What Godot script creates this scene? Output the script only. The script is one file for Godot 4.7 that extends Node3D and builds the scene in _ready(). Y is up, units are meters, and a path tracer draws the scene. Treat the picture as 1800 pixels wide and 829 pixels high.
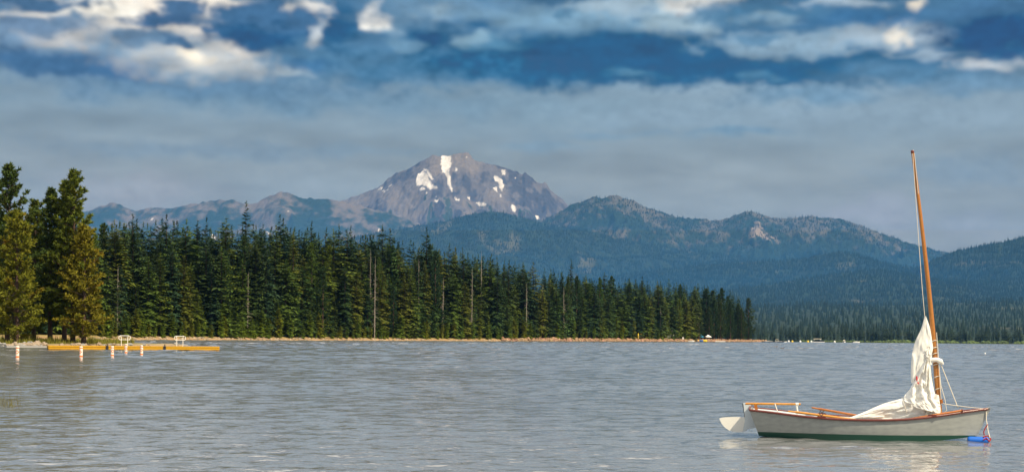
extends Node3D
# A lake in summer: a moored sailing skiff, a forested point, a floating dock, hazy mountains under broken cloud.

const FOCAL := 2800.0          # focal length in photo pixels
const EYE := 2.0               # camera height above the water
const MID_X := 900.0
const MID_Y := 592.2           # row of the horizon at the middle column
const ROLL := 0.0096

var rng := RandomNumberGenerator.new()
var roll_basis := Basis(Vector3(0, 0, 1), ROLL)
var names := {}

const HAZE := 2.1e-5

func _ready() -> void:
	rng.seed = 4711
	make_camera()
	make_sky()
	make_sun()
	var t0 := Time.get_ticks_msec()
	make_water()
	print("water ", Time.get_ticks_msec() - t0)
	make_mountains()
	print("mountains ", Time.get_ticks_msec() - t0)
	make_land()
	make_forest()
	print("forest ", Time.get_ticks_msec() - t0)
	make_spit()
	make_far_shore()
	print("shore ", Time.get_ticks_msec() - t0)
	make_skiff()
	make_dock()
	make_buoys()
	make_far_boats()
	make_beach_things()
	make_small_things()
	print("done ", Time.get_ticks_msec() - t0)

# ------------------------------------------------------------------ camera, sky, sun

func make_camera() -> void:
	var cam := Camera3D.new()
	cam.name = "camera"
	add_child(cam)
	cam.position = Vector3(0, EYE, 0)
	cam.rotation.z = ROLL
	cam.keep_aspect = Camera3D.KEEP_HEIGHT
	var near := 0.5
	cam.set_frustum(829.0 / FOCAL * near, Vector2(0, (MID_Y - 414.5) / FOCAL * near), near, 40000.0)
	cam.current = true

func make_sun() -> void:
	var sun := DirectionalLight3D.new()
	sun.name = "sun"
	sun.light_color = Color(1.0, 0.93, 0.80)
	sun.light_energy = 1.6
	sun.light_angular_distance = 0.53
	sun.shadow_enabled = true
	add_child(sun)
	sun.look_at_from_position(Vector3(0.66, 0.98, 0.62), Vector3.ZERO, Vector3.UP)

func make_sky() -> void:
	var env := Environment.new()
	env.background_mode = Environment.BG_SKY
	env.tonemap_mode = Environment.TONE_MAPPER_LINEAR
	env.tonemap_exposure = 1.15
	env.sdfgi_enabled = true
	env.ssao_enabled = true
	env.ssil_enabled = true
	env.fog_enabled = true
	env.fog_density = HAZE
	env.fog_light_color = lin(0.17, 0.46, 1.0)
	env.volumetric_fog_enabled = true
	env.volumetric_fog_density = 0.0
	var sky := Sky.new()
	var pano := PanoramaSkyMaterial.new()
	pano.panorama = ImageTexture.create_from_image(sky_image())
	pano.energy_multiplier = 1.0
	sky.sky_material = pano
	env.sky = sky
	var we := WorldEnvironment.new()
	we.name = "world_environment"
	we.environment = env
	add_child(we)

func make_noise(seed_: int, freq: float, octaves := 4, kind := FastNoiseLite.TYPE_SIMPLEX_SMOOTH, fractal := FastNoiseLite.FRACTAL_FBM) -> FastNoiseLite:
	var n := FastNoiseLite.new()
	n.seed = seed_
	n.noise_type = kind
	n.frequency = freq
	n.fractal_type = fractal if octaves > 1 else FastNoiseLite.FRACTAL_NONE
	n.fractal_octaves = octaves
	return n

func c8(r: float, g: float, b: float) -> Color:
	return Color(r / 255.0, g / 255.0, b / 255.0)

# Cloud masses: centre, half sizes (photo pixels, turned to angles), colour, cover, softness, raggedness
const CLOUDS := [
	[500, 172, 330, 26, 104, 138, 163, 0.7, 0.7, 0.6],
	[1000, 190, 260, 34, 136, 164, 182, 0.5, 0.8, 0.5],
	[350, 265, 220, 14, 122, 143, 160, 0.6, 0.6, 0.6],
	[620, 262, 120, 8, 128, 150, 166, 0.5, 0.6, 0.8],
	[1560, 200, 330, 34, 148, 170, 186, 0.55, 0.8, 0.5],
	[1350, 160, 230, 26, 150, 172, 188, 0.55, 0.7, 0.5],
	[1290, 232, 85, 6, 108, 144, 170, 0.7, 0.6, 0.7],
	[1080, 238, 120, 6, 122, 152, 174, 0.6, 0.6, 0.7],
	[960, 258, 60, 8, 124, 152, 172, 0.6, 0.6, 0.9],
	[1420, 166, 110, 16, 106, 144, 172, 0.75, 0.6, 0.7],
	[1160, 205, 120, 10, 150, 172, 188, 0.4, 0.7, 0.6],
	[1710, 300, 130, 24, 126, 150, 170, 0.5, 0.7, 0.6],
	[1530, 375, 90, 24, 168, 170, 180, 0.6, 0.6, 0.6],
	[1690, 395, 70, 20, 162, 168, 178, 0.5, 0.6, 0.6],
	[230, 340, 110, 30, 166, 163, 166, 0.55, 0.8, 0.6],
	[560, 320, 100, 30, 150, 164, 172, 0.4, 0.8, 0.5],
	[200, 90, 260, 60, 120, 146, 168, 0.9, 0.5, 0.5],
	[60, 48, 120, 30, 112, 138, 164, 0.9, 0.5, 0.6],
	[330, 150, 260, 18, 96, 130, 158, 0.85, 0.6, 0.6],
	[110, 110, 150, 22, 66, 104, 142, 1.0, 0.4, 0.7],
	[215, 122, 60, 12, 62, 102, 142, 0.9, 0.5, 0.7],
	[640, 110, 240, 34, 82, 124, 156, 0.95, 0.5, 0.6],
	[860, 118, 220, 30, 64, 116, 152, 0.95, 0.5, 0.6],
	[1120, 98, 330, 48, 22, 86, 126, 1.0, 0.28, 0.5],
	[1420, 124, 300, 24, 30, 90, 130, 1.0, 0.32, 0.5],
	[1600, 128, 140, 18, 92, 132, 162, 0.8, 0.5, 0.6],
	[1730, 150, 120, 16, 104, 140, 168, 0.8, 0.6, 0.6],
	[350, 104, 120, 26, 198, 200, 198, 1.0, 0.6, 0.8],
	[120, 62, 52, 20, 200, 198, 194, 0.95, 0.6, 0.9],
	[215, 46, 50, 18, 212, 206, 196, 0.95, 0.6, 0.9],
	[330, 50, 70, 14, 220, 212, 200, 0.95, 0.5, 1.0],
	[375, 48, 32, 16, 226, 216, 202, 0.9, 0.6, 1.0],
	[326, 97, 24, 13, 255, 242, 218, 1.0, 0.7, 1.1],
	[410, 86, 30, 10, 226, 218, 206, 0.85, 0.7, 1.1],
	[190, 15, 140, 16, 255, 248, 232, 1.0, 0.4, 0.8],
	[60, 22, 60, 7, 236, 228, 216, 0.9, 0.6, 1.0],
	[330, 5, 120, 13, 250, 238, 220, 1.0, 0.45, 0.8],
	[70, 4, 95, 9, 72, 106, 140, 1.0, 0.35, 0.8],
	[62, 44, 76, 13, 108, 134, 162, 0.95, 0.5, 0.8],
	[100, 30, 22, 9, 104, 132, 160, 0.9, 0.4, 0.9],
	[300, 30, 68, 18, 66, 100, 138, 1.0, 0.28, 0.8],
	[310, 14, 34, 12, 72, 106, 142, 1.0, 0.3, 0.8],
	[262, 68, 66, 11, 96, 126, 154, 0.95, 0.45, 0.8],
	[314, 75, 26, 10, 72, 106, 140, 1.0, 0.35, 0.8],
	[470, 34, 100, 32, 66, 106, 144, 1.0, 0.3, 0.7],
	[452, 64, 76, 18, 28, 82, 124, 1.0, 0.35, 0.7],
	[395, 50, 22, 9, 50, 96, 138, 0.95, 0.35, 0.8],
	[600, 44, 46, 36, 28, 84, 124, 1.0, 0.4, 0.7],
	[543, 8, 26, 15, 236, 230, 220, 0.95, 0.55, 1.3],
	[556, 58, 14, 18, 208, 214, 216, 0.9, 0.6, 1.3],
	[512, 124, 20, 8, 176, 192, 200, 0.85, 0.6, 0.8],
	[545, 116, 40, 9, 62, 108, 148, 0.85, 0.5, 0.7],
	[662, 24, 15, 20, 236, 230, 220, 1.0, 0.6, 1.3],
	[659, 46, 14, 9, 255, 248, 234, 1.0, 0.5, 1.0],
	[680, 52, 26, 10, 140, 170, 190, 0.7, 0.6, 1.0],
	[800, 18, 140, 28, 112, 148, 176, 0.9, 0.5, 0.7],
	[770, 24, 30, 12, 152, 178, 194, 0.7, 0.6, 0.9],
	[756, 66, 50, 20, 12, 78, 118, 1.0, 0.35, 0.7],
	[850, 46, 40, 9, 24, 88, 132, 0.9, 0.4, 0.7],
	[700, 76, 40, 10, 112, 150, 176, 0.8, 0.5, 0.8],
	[830, 64, 26, 14, 134, 168, 188, 0.95, 0.4, 0.9],
	[870, 78, 50, 10, 92, 140, 170, 0.7, 0.5, 0.8],
	[1010, 36, 150, 24, 122, 158, 182, 0.95, 0.5, 0.8],
	[1100, 10, 100, 14, 168, 188, 200, 0.8, 0.6, 0.9],
	[990, 26, 22, 7, 74, 122, 156, 0.7, 0.5, 0.8],
	[1200, 22, 60, 34, 164, 188, 200, 0.95, 0.55, 0.9],
	[1230, 6, 60, 12, 214, 214, 210, 0.95, 0.5, 1.0],
	[1330, 24, 110, 14, 76, 122, 156, 0.9, 0.5, 0.8],
	[1350, 32, 40, 6, 142, 172, 190, 0.7, 0.6, 0.8],
	[1420, 74, 170, 22, 140, 168, 188, 1.0, 0.4, 0.8],
	[1340, 68, 36, 9, 72, 118, 152, 0.75, 0.5, 1.1],
	[1530, 34, 110, 12, 58, 106, 148, 0.95, 0.5, 0.8],
	[1480, 6, 90, 8, 170, 186, 198, 0.8, 0.5, 0.9],
	[1580, 66, 90, 20, 172, 188, 200, 0.95, 0.6, 0.9],
	[1575, 64, 18, 14, 240, 232, 216, 0.95, 0.6, 1.3],
	[1600, 74, 10, 9, 232, 226, 214, 0.85, 0.6, 1.2],
	[1678, 70, 10, 10, 214, 216, 212, 0.85, 0.6, 1.2],
	[1618, 6, 13, 11, 240, 228, 208, 1.0, 0.5, 1.1],
	[1750, 60, 100, 34, 26, 78, 122, 1.0, 0.32, 0.7],
	[1740, 16, 110, 12, 70, 112, 150, 0.85, 0.5, 0.8],
	[1745, 110, 60, 9, 196, 202, 206, 0.95, 0.55, 1.1],
	[1620, 96, 60, 5, 160, 180, 196, 0.8, 0.6, 0.9],
	[1120, 128, 36, 8, 92, 140, 170, 0.85, 0.5, 0.9],
	[1340, 134, 30, 9, 84, 132, 164, 0.8, 0.5, 0.9],
	[960, 130, 100, 4, 40, 98, 140, 0.7, 0.5, 0.7],
]

func sky_image() -> Image:
	var W := 4096
	var Hh := 2048
	# broad clouds, coarse then enlarged; unseen low bank and bright overhead shaped to light the water
	var cw := 512
	var ch := 256
	var big := make_noise(31, 1.5, 5)
	var mid := make_noise(32, 4.0, 4)
	var coarse := Image.create(cw, ch, false, Image.FORMAT_RGBF)
	for j in ch:
		var el := PI / 2 - (j + 0.5) / ch * PI
		for i in cw:
			var az := (i + 0.5) / cw * TAU
			var s := maxf(sin(el), 0.06)
			var p := Vector3(cos(el) * cos(az), 0, cos(el) * sin(az)) / (s + 0.25) * 0.55
			var n := big.get_noise_3d(p.x, p.z, 0.0) * 0.5 + 0.5 + 0.22 * mid.get_noise_3d(p.x, p.z, 5.0)
			var low_bank := Color(0.035, 0.09, 0.18).lerp(Color(0.06, 0.12, 0.21), smoothstep(0.2, 0.56, n)).lerp(Color(1.25, 1.18, 1.06), smoothstep(0.61, 0.74, n))
			coarse.set_pixel(i, j, low_bank.lerp(cloud_tone(n), smoothstep(0.302, 0.328, el + 0.03 * (n - 0.5))))
	coarse.resize(W, Hh, Image.INTERPOLATE_CUBIC)
	# the band near the horizon in full detail: one 36 degree stretch, mirrored round the circle
	var bw := 512          # 45 degrees
	var bh := 200
	var fine := make_noise(33, 0.02, 5)
	var crisp := make_noise(36, 0.05, 2)
	var wisp := make_noise(34, 0.006, 5)
	var warp := make_noise(35, 0.012, 3)
	var strokes := []
	for c in CLOUDS:
		var v: Vector3 = roll_basis * Vector3((c[0] - MID_X) / FOCAL, (MID_Y - c[1]) / FOCAL, -1)
		strokes.append([atan2(v.x, -v.z) * FOCAL, atan2(v.y, Vector2(v.x, v.z).length()) * FOCAL, float(c[2]), float(c[3]), c8(c[4], c[5], c[6]).srgb_to_linear(), float(c[7]), float(c[8]), float(c[9])])
	var band := Image.create(bw, bh, false, Image.FORMAT_RGBF)
	var step := TAU / W * FOCAL
	var air := Color(0.07, 0.19, 0.38)
	for j in bh:
		var y := (bh - j - 0.5) * step
		var low := clampf(y / 420.0, 0.0, 1.0)
		var clear := exp(-HAZE * minf(14600.0, 1440.0 / sin(y / FOCAL)))   # the haze between the eye and this part of the sky
		var base := c8(158, 155, 150).lerp(c8(149, 157, 159), smoothstep(0.0, 0.6, low)).lerp(c8(130, 150, 163), smoothstep(0.6, 1.0, low))
		base = base.lerp(c8(72, 114, 148), smoothstep(420.0, 490.0, y)).lerp(c8(44, 88, 126), smoothstep(575.0, 620.0, y)).srgb_to_linear()
		var deck := smoothstep(400.0, 470.0, y)
		for i in bw:
			var x := (i + 0.5 - bw / 2.0) * step
			var w := wisp.get_noise_2d(x * 0.45, y * 2.2)
			var w2 := wisp.get_noise_2d(x * 1.1 + 300.0, y * 4.2)
			var c := base * (1.0 + 0.22 * w + (0.10 + 0.30 * deck) * w2)
			var wx := x + 34.0 * warp.get_noise_2d(x * 0.7, y * 1.3 + 500.0)
			var wy := y + 16.0 * warp.get_noise_2d(x * 0.7 + 900.0, y * 1.3)
			var f := fine.get_noise_2d(x, y * 1.6)
			var f2 := fine.get_noise_2d(x * 0.45 + 700.0, y * 0.9)
			f += 0.5 * crisp.get_noise_2d(x, y * 1.5)
			for s in strokes:
				var dx: float = (wx - s[0]) / s[2]
				if dx > 1.7 or dx < -1.7:
					continue
				var dy: float = (wy - s[1]) / s[3]
				if dy > 1.9 or dy < -1.9:
					continue
				var r: float = sqrt(dx * dx + dy * dy) + s[7] * (0.45 * f + 0.62 * f2)
				var a: float = s[5] * (1.0 - smoothstep(1.0 - s[6] * 1.25, 1.0 + s[6] * 1.25, r))
				if a > 0.003:
					c = c.lerp(s[4] * (1.0 + 0.22 * f + 0.28 * w2 * deck), a)
			# the top of the band runs into the broad clouds
			c = c * (1.0 / 1.15)
			band.set_pixel(i, j, Color(maxf((c.r - air.r * (1.0 - clear)) / clear, 0.01), maxf((c.g - air.g * (1.0 - clear)) / clear, 0.02), maxf((c.b - air.b * (1.0 - clear)) / clear, 0.03)))
	var turned: Image = band.duplicate()
	turned.flip_x()
	var horizon_row := Hh / 2
	var whole := Image.create(W, bh, false, Image.FORMAT_RGBF)
	for k in 9:
		var at_x := W / 2 - bw / 2 + (k - 4) * bw
		var src := band if k % 2 == 0 else turned
		whole.blit_rect(src, Rect2i(0, 0, bw, bh), Vector2i(at_x, 0))
	var top := 40
	for j in bh:
		var y0 := horizon_row - bh + j
		if j < top:
			var a := smoothstep(0.0, 1.0, (j + 0.5) / top)
			for i in W:
				whole.set_pixel(i, j, coarse.get_pixel(i, y0).lerp(whole.get_pixel(i, j), a))
	coarse.blit_rect(whole, Rect2i(0, 0, W, bh), Vector2i(0, horizon_row - bh))
	coarse.fill_rect(Rect2i(0, horizon_row, W, Hh - horizon_row), Color(0.16, 0.2, 0.24))
	return coarse

func cloud_tone(n: float) -> Color:  # unseen overhead tones, brightened to lift the water
	var dark := Color(0.54, 0.56, 0.58)
	var grey := Color(0.98, 0.96, 0.93)
	var white := Color(1.75, 1.66, 1.50)
	if n < 0.5:
		return dark.lerp(grey, smoothstep(0.15, 0.5, n))
	return grey.lerp(white, smoothstep(0.5, 0.85, n))

# ------------------------------------------------------------------ helpers

func ray(px: float, py: float) -> Vector3:
	return roll_basis * Vector3((px - MID_X) / FOCAL, (MID_Y - py) / FOCAL, -1.0)

func at(px: float, py: float, d: float) -> Vector3:
	var v := ray(px, py)
	return Vector3(0, EYE, 0) + v * (d / -v.z)

func on_water(px: float, py: float, y := 0.0) -> Vector3:
	var v := ray(px, py)
	return Vector3(0, EYE, 0) + v * ((EYE - y) / -v.y)

func afloat(px: float, d: float, y := 0.0) -> Vector3:
	var p := at(px, MID_Y, d)
	return Vector3(p.x, y, p.z)

func numbered(called: String) -> String:
	if not names.has(called):
		names[called] = 0
		return called
	names[called] += 1
	return "%s_%03d" % [called, names[called]]

func tag(o: Node, label: String, category: String, group := "", kind := "") -> Node:
	if label:
		o.set_meta("label", label)
	if category:
		o.set_meta("category", category)
	if group:
		o.set_meta("group", group)
	if kind:
		o.set_meta("kind", kind)
	return o

func thing(called: String, label: String, category: String, where := Vector3.ZERO, turn := 0.0, group := "") -> Node3D:
	var o := Node3D.new()
	o.name = numbered(called)
	add_child(o)
	o.position = where
	o.rotation.y = turn
	tag(o, label, category, group)
	return o

func part(called: String, mesh: Mesh, mat: Material, parent: Node = null) -> MeshInstance3D:
	var o := MeshInstance3D.new()
	if parent == null or parent == self:
		o.name = numbered(called)
		parent = self
	else:
		o.name = called
	o.mesh = mesh
	o.material_override = mat
	parent.add_child(o, true)
	return o

func lin(r: float, g: float, b: float) -> Color:
	return Color(r, g, b).linear_to_srgb()

func paint(r: float, g: float, b: float, rough := 0.7, spec := 0.4) -> StandardMaterial3D:
	var m := StandardMaterial3D.new()
	m.albedo_color = lin(r, g, b)
	m.roughness = rough
	m.metallic_specular = spec
	return m

func tinted(r: float, g: float, b: float, rough := 0.85) -> StandardMaterial3D:
	var m := paint(r, g, b, rough, 0.25)
	m.vertex_color_use_as_albedo = true
	return m

func speckle(seed_: int, freq: float, a: Color, b: Color, size := 512) -> ImageTexture:
	var n := make_noise(seed_, freq, 5)
	var im := n.get_seamless_image(size, size, false, false, 0.2)
	im.convert(Image.FORMAT_RGB8)
	var data := im.get_data()
	for i in range(0, data.size(), 3):
		var t := data[i] / 255.0
		var c := a.lerp(b, t)
		data[i] = int(c.r * 255.0)
		data[i + 1] = int(c.g * 255.0)
		data[i + 2] = int(c.b * 255.0)
	return ImageTexture.create_from_image(Image.create_from_data(size, size, false, Image.FORMAT_RGB8, data))

class Shape:
	var v := PackedVector3Array()
	var c := PackedColorArray()
	var uv := PackedVector2Array()
	var ix := PackedInt32Array()

	func vert(p: Vector3, col := Color.WHITE, t := Vector2.ZERO) -> int:
		v.append(p)
		c.append(col)
		uv.append(t)
		return v.size() - 1

	func tri(a: Vector3, b: Vector3, d: Vector3, col := Color.WHITE) -> void:
		var n := v.size()
		v.append(a); v.append(b); v.append(d)
		c.append(col); c.append(col); c.append(col)
		uv.append(Vector2.ZERO); uv.append(Vector2.ZERO); uv.append(Vector2.ZERO)
		ix.append(n); ix.append(n + 1); ix.append(n + 2)

	func quad(a: Vector3, b: Vector3, d: Vector3, e: Vector3, col := Color.WHITE) -> void:
		var n := v.size()
		for p in [a, b, d, e]:
			v.append(p)
			c.append(col)
		uv.append(Vector2(0, 0)); uv.append(Vector2(1, 0)); uv.append(Vector2(1, 1)); uv.append(Vector2(0, 1))
		for k in [0, 1, 2, 0, 2, 3]:
			ix.append(n + k)

	# a sheet of rows x cols vertices already appended, starting at vertex n
	func grid(n: int, rows: int, cols: int, closed := false) -> void:
		for j in rows - 1:
			for i in (cols if closed else cols - 1):
				var i2 := (i + 1) % cols
				var a := n + j * cols + i
				var b := n + j * cols + i2
				var d := a + cols
				var e := b + cols
				ix.append(a); ix.append(b); ix.append(e)
				ix.append(a); ix.append(e); ix.append(d)

	func box(lo: Vector3, hi: Vector3, col := Color.WHITE) -> void:
		var p := []
		for k in 8:
			p.append(Vector3(hi.x if k & 1 else lo.x, hi.y if k & 2 else lo.y, hi.z if k & 4 else lo.z))
		for f in [[0, 2, 3, 1], [4, 5, 7, 6], [0, 1, 5, 4], [2, 6, 7, 3], [0, 4, 6, 2], [1, 3, 7, 5]]:
			quad(p[f[0]], p[f[1]], p[f[2]], p[f[3]], col)

	func tube(pts: Array, radii: Array, sides := 8, col := Color.WHITE, caps := true) -> void:
		var n := v.size()
		var m := pts.size()
		var prev := Vector3.ZERO
		for j in m:
			var t: Vector3 = (pts[mini(j + 1, m - 1)] - pts[maxi(j - 1, 0)]).normalized()
			if prev == Vector3.ZERO:
				prev = t.cross(Vector3(0.13, 0.2, 0.97) if absf(t.z) < 0.8 else Vector3(1, 0.1, 0)).normalized()
			prev = (prev - t * prev.dot(t)).normalized()
			var q := t.cross(prev)
			var r: float = radii[mini(j, radii.size() - 1)]
			for k in sides:
				var a := TAU * k / sides
				vert(pts[j] + (prev * cos(a) + q * sin(a)) * r, col, Vector2(float(k) / sides, float(j)))
		grid(n, m, sides, true)
		if caps:
			for e in [0, m - 1]:
				var ce := vert(pts[e], col)
				for k in sides:
					var a: int = n + e * sides + k
					var b: int = n + e * sides + (k + 1) % sides
					if e == 0:
						ix.append(ce); ix.append(b); ix.append(a)
					else:
						ix.append(ce); ix.append(a); ix.append(b)

	# outline in the x-y plane, thickened along z
	func slab(poly: PackedVector2Array, z0: float, z1: float, col := Color.WHITE) -> void:
		var tris := Geometry2D.triangulate_polygon(poly)
		for i in range(0, tris.size(), 3):
			var a := poly[tris[i]]
			var b := poly[tris[i + 1]]
			var d := poly[tris[i + 2]]
			tri(Vector3(a.x, a.y, z1), Vector3(b.x, b.y, z1), Vector3(d.x, d.y, z1), col)
			tri(Vector3(a.x, a.y, z0), Vector3(d.x, d.y, z0), Vector3(b.x, b.y, z0), col)
		for i in poly.size():
			var a := poly[i]
			var b := poly[(i + 1) % poly.size()]
			quad(Vector3(a.x, a.y, z0), Vector3(b.x, b.y, z0), Vector3(b.x, b.y, z1), Vector3(a.x, a.y, z1), col)

	func mesh(smooth := false) -> ArrayMesh:
		var arr := []
		arr.resize(Mesh.ARRAY_MAX)
		arr[Mesh.ARRAY_VERTEX] = v
		arr[Mesh.ARRAY_COLOR] = c
		arr[Mesh.ARRAY_TEX_UV] = uv
		arr[Mesh.ARRAY_INDEX] = ix
		if smooth:
			var nn := PackedVector3Array()
			nn.resize(v.size())
			for i in range(0, ix.size(), 3):
				var n := (v[ix[i + 2]] - v[ix[i]]).cross(v[ix[i + 1]] - v[ix[i]])
				nn[ix[i]] += n
				nn[ix[i + 1]] += n
				nn[ix[i + 2]] += n
			for i in nn.size():
				nn[i] = nn[i].normalized() if nn[i].length_squared() > 1e-20 else Vector3.UP
			arr[Mesh.ARRAY_NORMAL] = nn
		var m := ArrayMesh.new()
		m.add_surface_from_arrays(Mesh.PRIMITIVE_TRIANGLES, arr)
		return m

func along(pts: Array, t: float) -> float:
	# piecewise smooth curve through [x, y] pairs
	for i in pts.size() - 1:
		if t <= pts[i + 1][0] or i == pts.size() - 2:
			var a: float = pts[i][0]
			var b: float = pts[i + 1][0]
			var k := clampf((t - a) / (b - a), 0.0, 1.0)
			var p0: float = pts[maxi(i - 1, 0)][1]
			var p3: float = pts[mini(i + 2, pts.size() - 1)][1]
			var x0: float = pts[maxi(i - 1, 0)][0]
			var x3: float = pts[mini(i + 2, pts.size() - 1)][0]
			var y1: float = pts[i][1]
			var y2: float = pts[i + 1][1]
			var m1 := (y2 - p0) / maxf(b - x0, 1e-6) * (b - a)
			var m2 := (p3 - y1) / maxf(x3 - a, 1e-6) * (b - a)
			var k2 := k * k
			var k3 := k2 * k
			return y1 * (2 * k3 - 3 * k2 + 1) + m1 * (k3 - 2 * k2 + k) + y2 * (-2 * k3 + 3 * k2) + m2 * (k3 - k2)
	return pts[-1][1]

func straight(pts: Array, t: float) -> float:
	for i in pts.size() - 1:
		if t <= pts[i + 1][0] or i == pts.size() - 2:
			return lerpf(pts[i][1], pts[i + 1][1], clampf((t - pts[i][0]) / (pts[i + 1][0] - pts[i][0]), 0.0, 1.0))
	return pts[-1][1]

# ------------------------------------------------------------------ water

func make_water() -> void:
	var mat := StandardMaterial3D.new()
	mat.albedo_color = lin(0.208, 0.216, 0.222)  # raised grey: brightness of the reflected sky is painted into the base colour
	mat.roughness = 0.06
	mat.metallic_specular = 0.55
	var n := make_noise(51, 1.0 / 44.0, 3)
	var im := n.get_seamless_image(2048, 2048, false, false, 0.1)
	im.convert(Image.FORMAT_RGBA8)
	im.bump_map_to_normal_map(1.5)
	mat.normal_enabled = true
	mat.normal_texture = ImageTexture.create_from_image(im)
	mat.normal_scale = 1.0
	mat.uv1_triplanar = true
	mat.uv1_world_triplanar = true
	mat.uv1_scale = Vector3(0.040, 0.06, 0.06)
	var long_wave := make_noise(52, 1.0, 2)
	var short_wave := make_noise(53, 1.0, 2)
	var gust := make_noise(54, 0.03, 3)
	var fine_wave := make_noise(56, 1.0, 2)
	var chop := make_noise(55, 1.0, 2)
	var s := Shape.new()
	var ds := PackedFloat32Array([-60.0, -30.0, -8.0, 2.0, 8.0, 13.0, 16.0])
	var d := 18.0
	while d < 1300.0:
		ds.append(d)
		d += minf(0.0052 * d, 1.15)
	while d < 2300.0:
		ds.append(d)
		d *= 1.03
	ds.append(2600.0)
	var us := PackedFloat32Array([-3.0, -1.6, -0.9, -0.6, -0.45])
	var nu := 420
	for i in nu + 1:
		us.append(lerpf(-0.36, 0.36, float(i) / nu))
	us.append_array(PackedFloat32Array([0.45, 0.6, 0.9, 1.6, 3.0]))
	for j in ds.size():
		d = ds[j]
		var dz := (ds[mini(j + 1, ds.size() - 1)] - d)
		var reach := d + 70.0 if d > -70.0 else 10.0
		var fine := 0.0 if d < 18.0 or d > 1310.0 else 1.0
		var swell := minf(0.0012 * maxf(d - 50.0, 0.0), 0.36)
		var f_short := clampf(1.0 - (dz - 0.16) / 0.16, 0.0, 1.0) * fine
		var f_mid := clampf(1.0 - (dz - 0.35) / 0.3, 0.0, 1.0) * fine
		var f_long := clampf(1.0 - (dz - 0.75) / 0.7, 0.0, 1.0) * fine
		for u in us:
			var x := u * reach
			var y := 0.0
			if fine > 0.0 and absf(u) < 0.361:
				var g := 0.85 + 0.5 * gust.get_noise_2d(x * 0.6, d)
				y += swell * g * chop.get_noise_2d(x * 0.16 + 0.06 * d, d * 0.31)
				if f_long > 0.0:
					y += lerpf(0.020, 0.085, smoothstep(40.0, 110.0, d)) * f_long * g * long_wave.get_noise_2d(x * 0.26 + 0.1 * d, d * 0.46)
				if f_mid > 0.0:
					y += lerpf(0.022, 0.052, smoothstep(30.0, 70.0, d)) * f_mid * g * short_wave.get_noise_2d(x * 0.6, d * 0.95 + 0.15 * x)
				if f_short > 0.0:
					y += 0.024 * f_short * g * fine_wave.get_noise_2d(x * 1.2 + 0.2 * d, d * 1.9)
			s.vert(Vector3(x, y, -d))
	s.grid(0, ds.size(), us.size())
	tag(part("water", s.mesh(true), mat), "grey rippled lake water reflecting the cloudy sky, its brightness partly painted in", "", "", "structure")

# ------------------------------------------------------------------ mountains

var hill_fir: ArrayMesh

# crest profile in photo pixels -> a range with depth: foot at d_front, crest at d_crest, back behind it
func terrain(called: String, label: String, profile: Array, d_front: float, d_crest: float, d_back: float, foot: float, power: float, relief: float, wave: float, cols: int, rows: int, seed_: int, colour: Callable, mat: Material, trees := 0, tree_size := 10.0, tree_low := 0.0, tree_high := 1.0) -> void:
	var x0: float = (profile[0][0] - MID_X) / FOCAL * d_crest
	var x1: float = (profile[-1][0] - MID_X) / FOCAL * d_crest
	var spur := make_noise(seed_, 1.0 / wave, 4, FastNoiseLite.TYPE_SIMPLEX_SMOOTH, FastNoiseLite.FRACTAL_RIDGED)
	var rough := make_noise(seed_ + 1, 5.0 / wave, 4)
	var s := Shape.new()
	var back_rows := 8
	for j in rows + back_rows:
		var t := float(j) / (rows - 1)
		var d: float
		if j < rows:
			d = lerpf(d_front, d_crest, t)
		else:
			d = lerpf(d_crest, d_back, float(j - rows + 1) / back_rows)
		for i in cols:
			var x := lerpf(x0, x1, float(i) / (cols - 1))
			var px := x / d_crest * FOCAL + MID_X
			var crest := at(px, along(profile, px), d_crest).y
			var h: float
			var wx := x + wave * 0.25 * rough.get_noise_2d(x * 0.4, d * 0.4)
			var sp := spur.get_noise_2d(wx, d * 0.45) * 0.5
			if j < rows:
				var k := pow(t, power)
				h = lerpf(foot, crest, k) + relief * sp * sin(PI * pow(t, 0.8)) * clampf(crest / 300.0, 0.2, 1.0) + relief * 0.14 * rough.get_noise_2d(x, d * 0.7) * sin(PI * t) + relief * 0.07 * rough.get_noise_2d(x * 1.7, d * 1.7) * smoothstep(0.5, 1.0, t)
			else:
				var k := float(j - rows + 1) / back_rows
				h = lerpf(crest, foot, k * k * 0.6 + k * 0.4) - relief * 0.2 * absf(sp) * k
			s.vert(Vector3(x, h, -d), colour.call(x, minf(t, 1.0), h, sp))
	s.grid(0, rows + back_rows, cols)
	tag(part(called, s.mesh(true), mat), label, "", "", "structure")
	if trees > 0:
		var mm := MultiMesh.new()
		mm.transform_format = MultiMesh.TRANSFORM_3D
		mm.use_colors = true
		mm.mesh = hill_fir
		mm.instance_count = trees
		for k in trees:
			var j := int(lerpf(tree_low, tree_high, rng.randf()) * (rows - 1))
			var i := rng.randi() % (cols - 1)
			var a := s.v[j * cols + i]
			var b := s.v[mini(j + 1, rows - 1) * cols + i + 1]
			var p := Vector3(lerpf(a.x, b.x, rng.randf()), 0, lerpf(a.z, b.z, rng.randf()))
			p.y = minf(a.y, b.y) + absf(a.y - b.y) * 0.3
			var h := tree_size * rng.randf_range(0.6, 1.25)
			mm.set_instance_transform(k, Transform3D(Basis(Vector3.UP, rng.randf() * TAU).scaled(Vector3(h, h * rng.randf_range(0.85, 1.2), h)), p))
			var g := rng.randf_range(0.8, 1.2)
			mm.set_instance_color(k, Color(0.022 * g, 0.038 * g, 0.026 * g))
		var mi := MultiMeshInstance3D.new()
		mi.name = numbered("hill_forest")
		mi.multimesh = mm
		mi.material_override = tinted(1, 1, 1)
		add_child(mi)
		tag(mi, "far conifer woods covering the " + label, "forest", "", "stuff")

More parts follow.
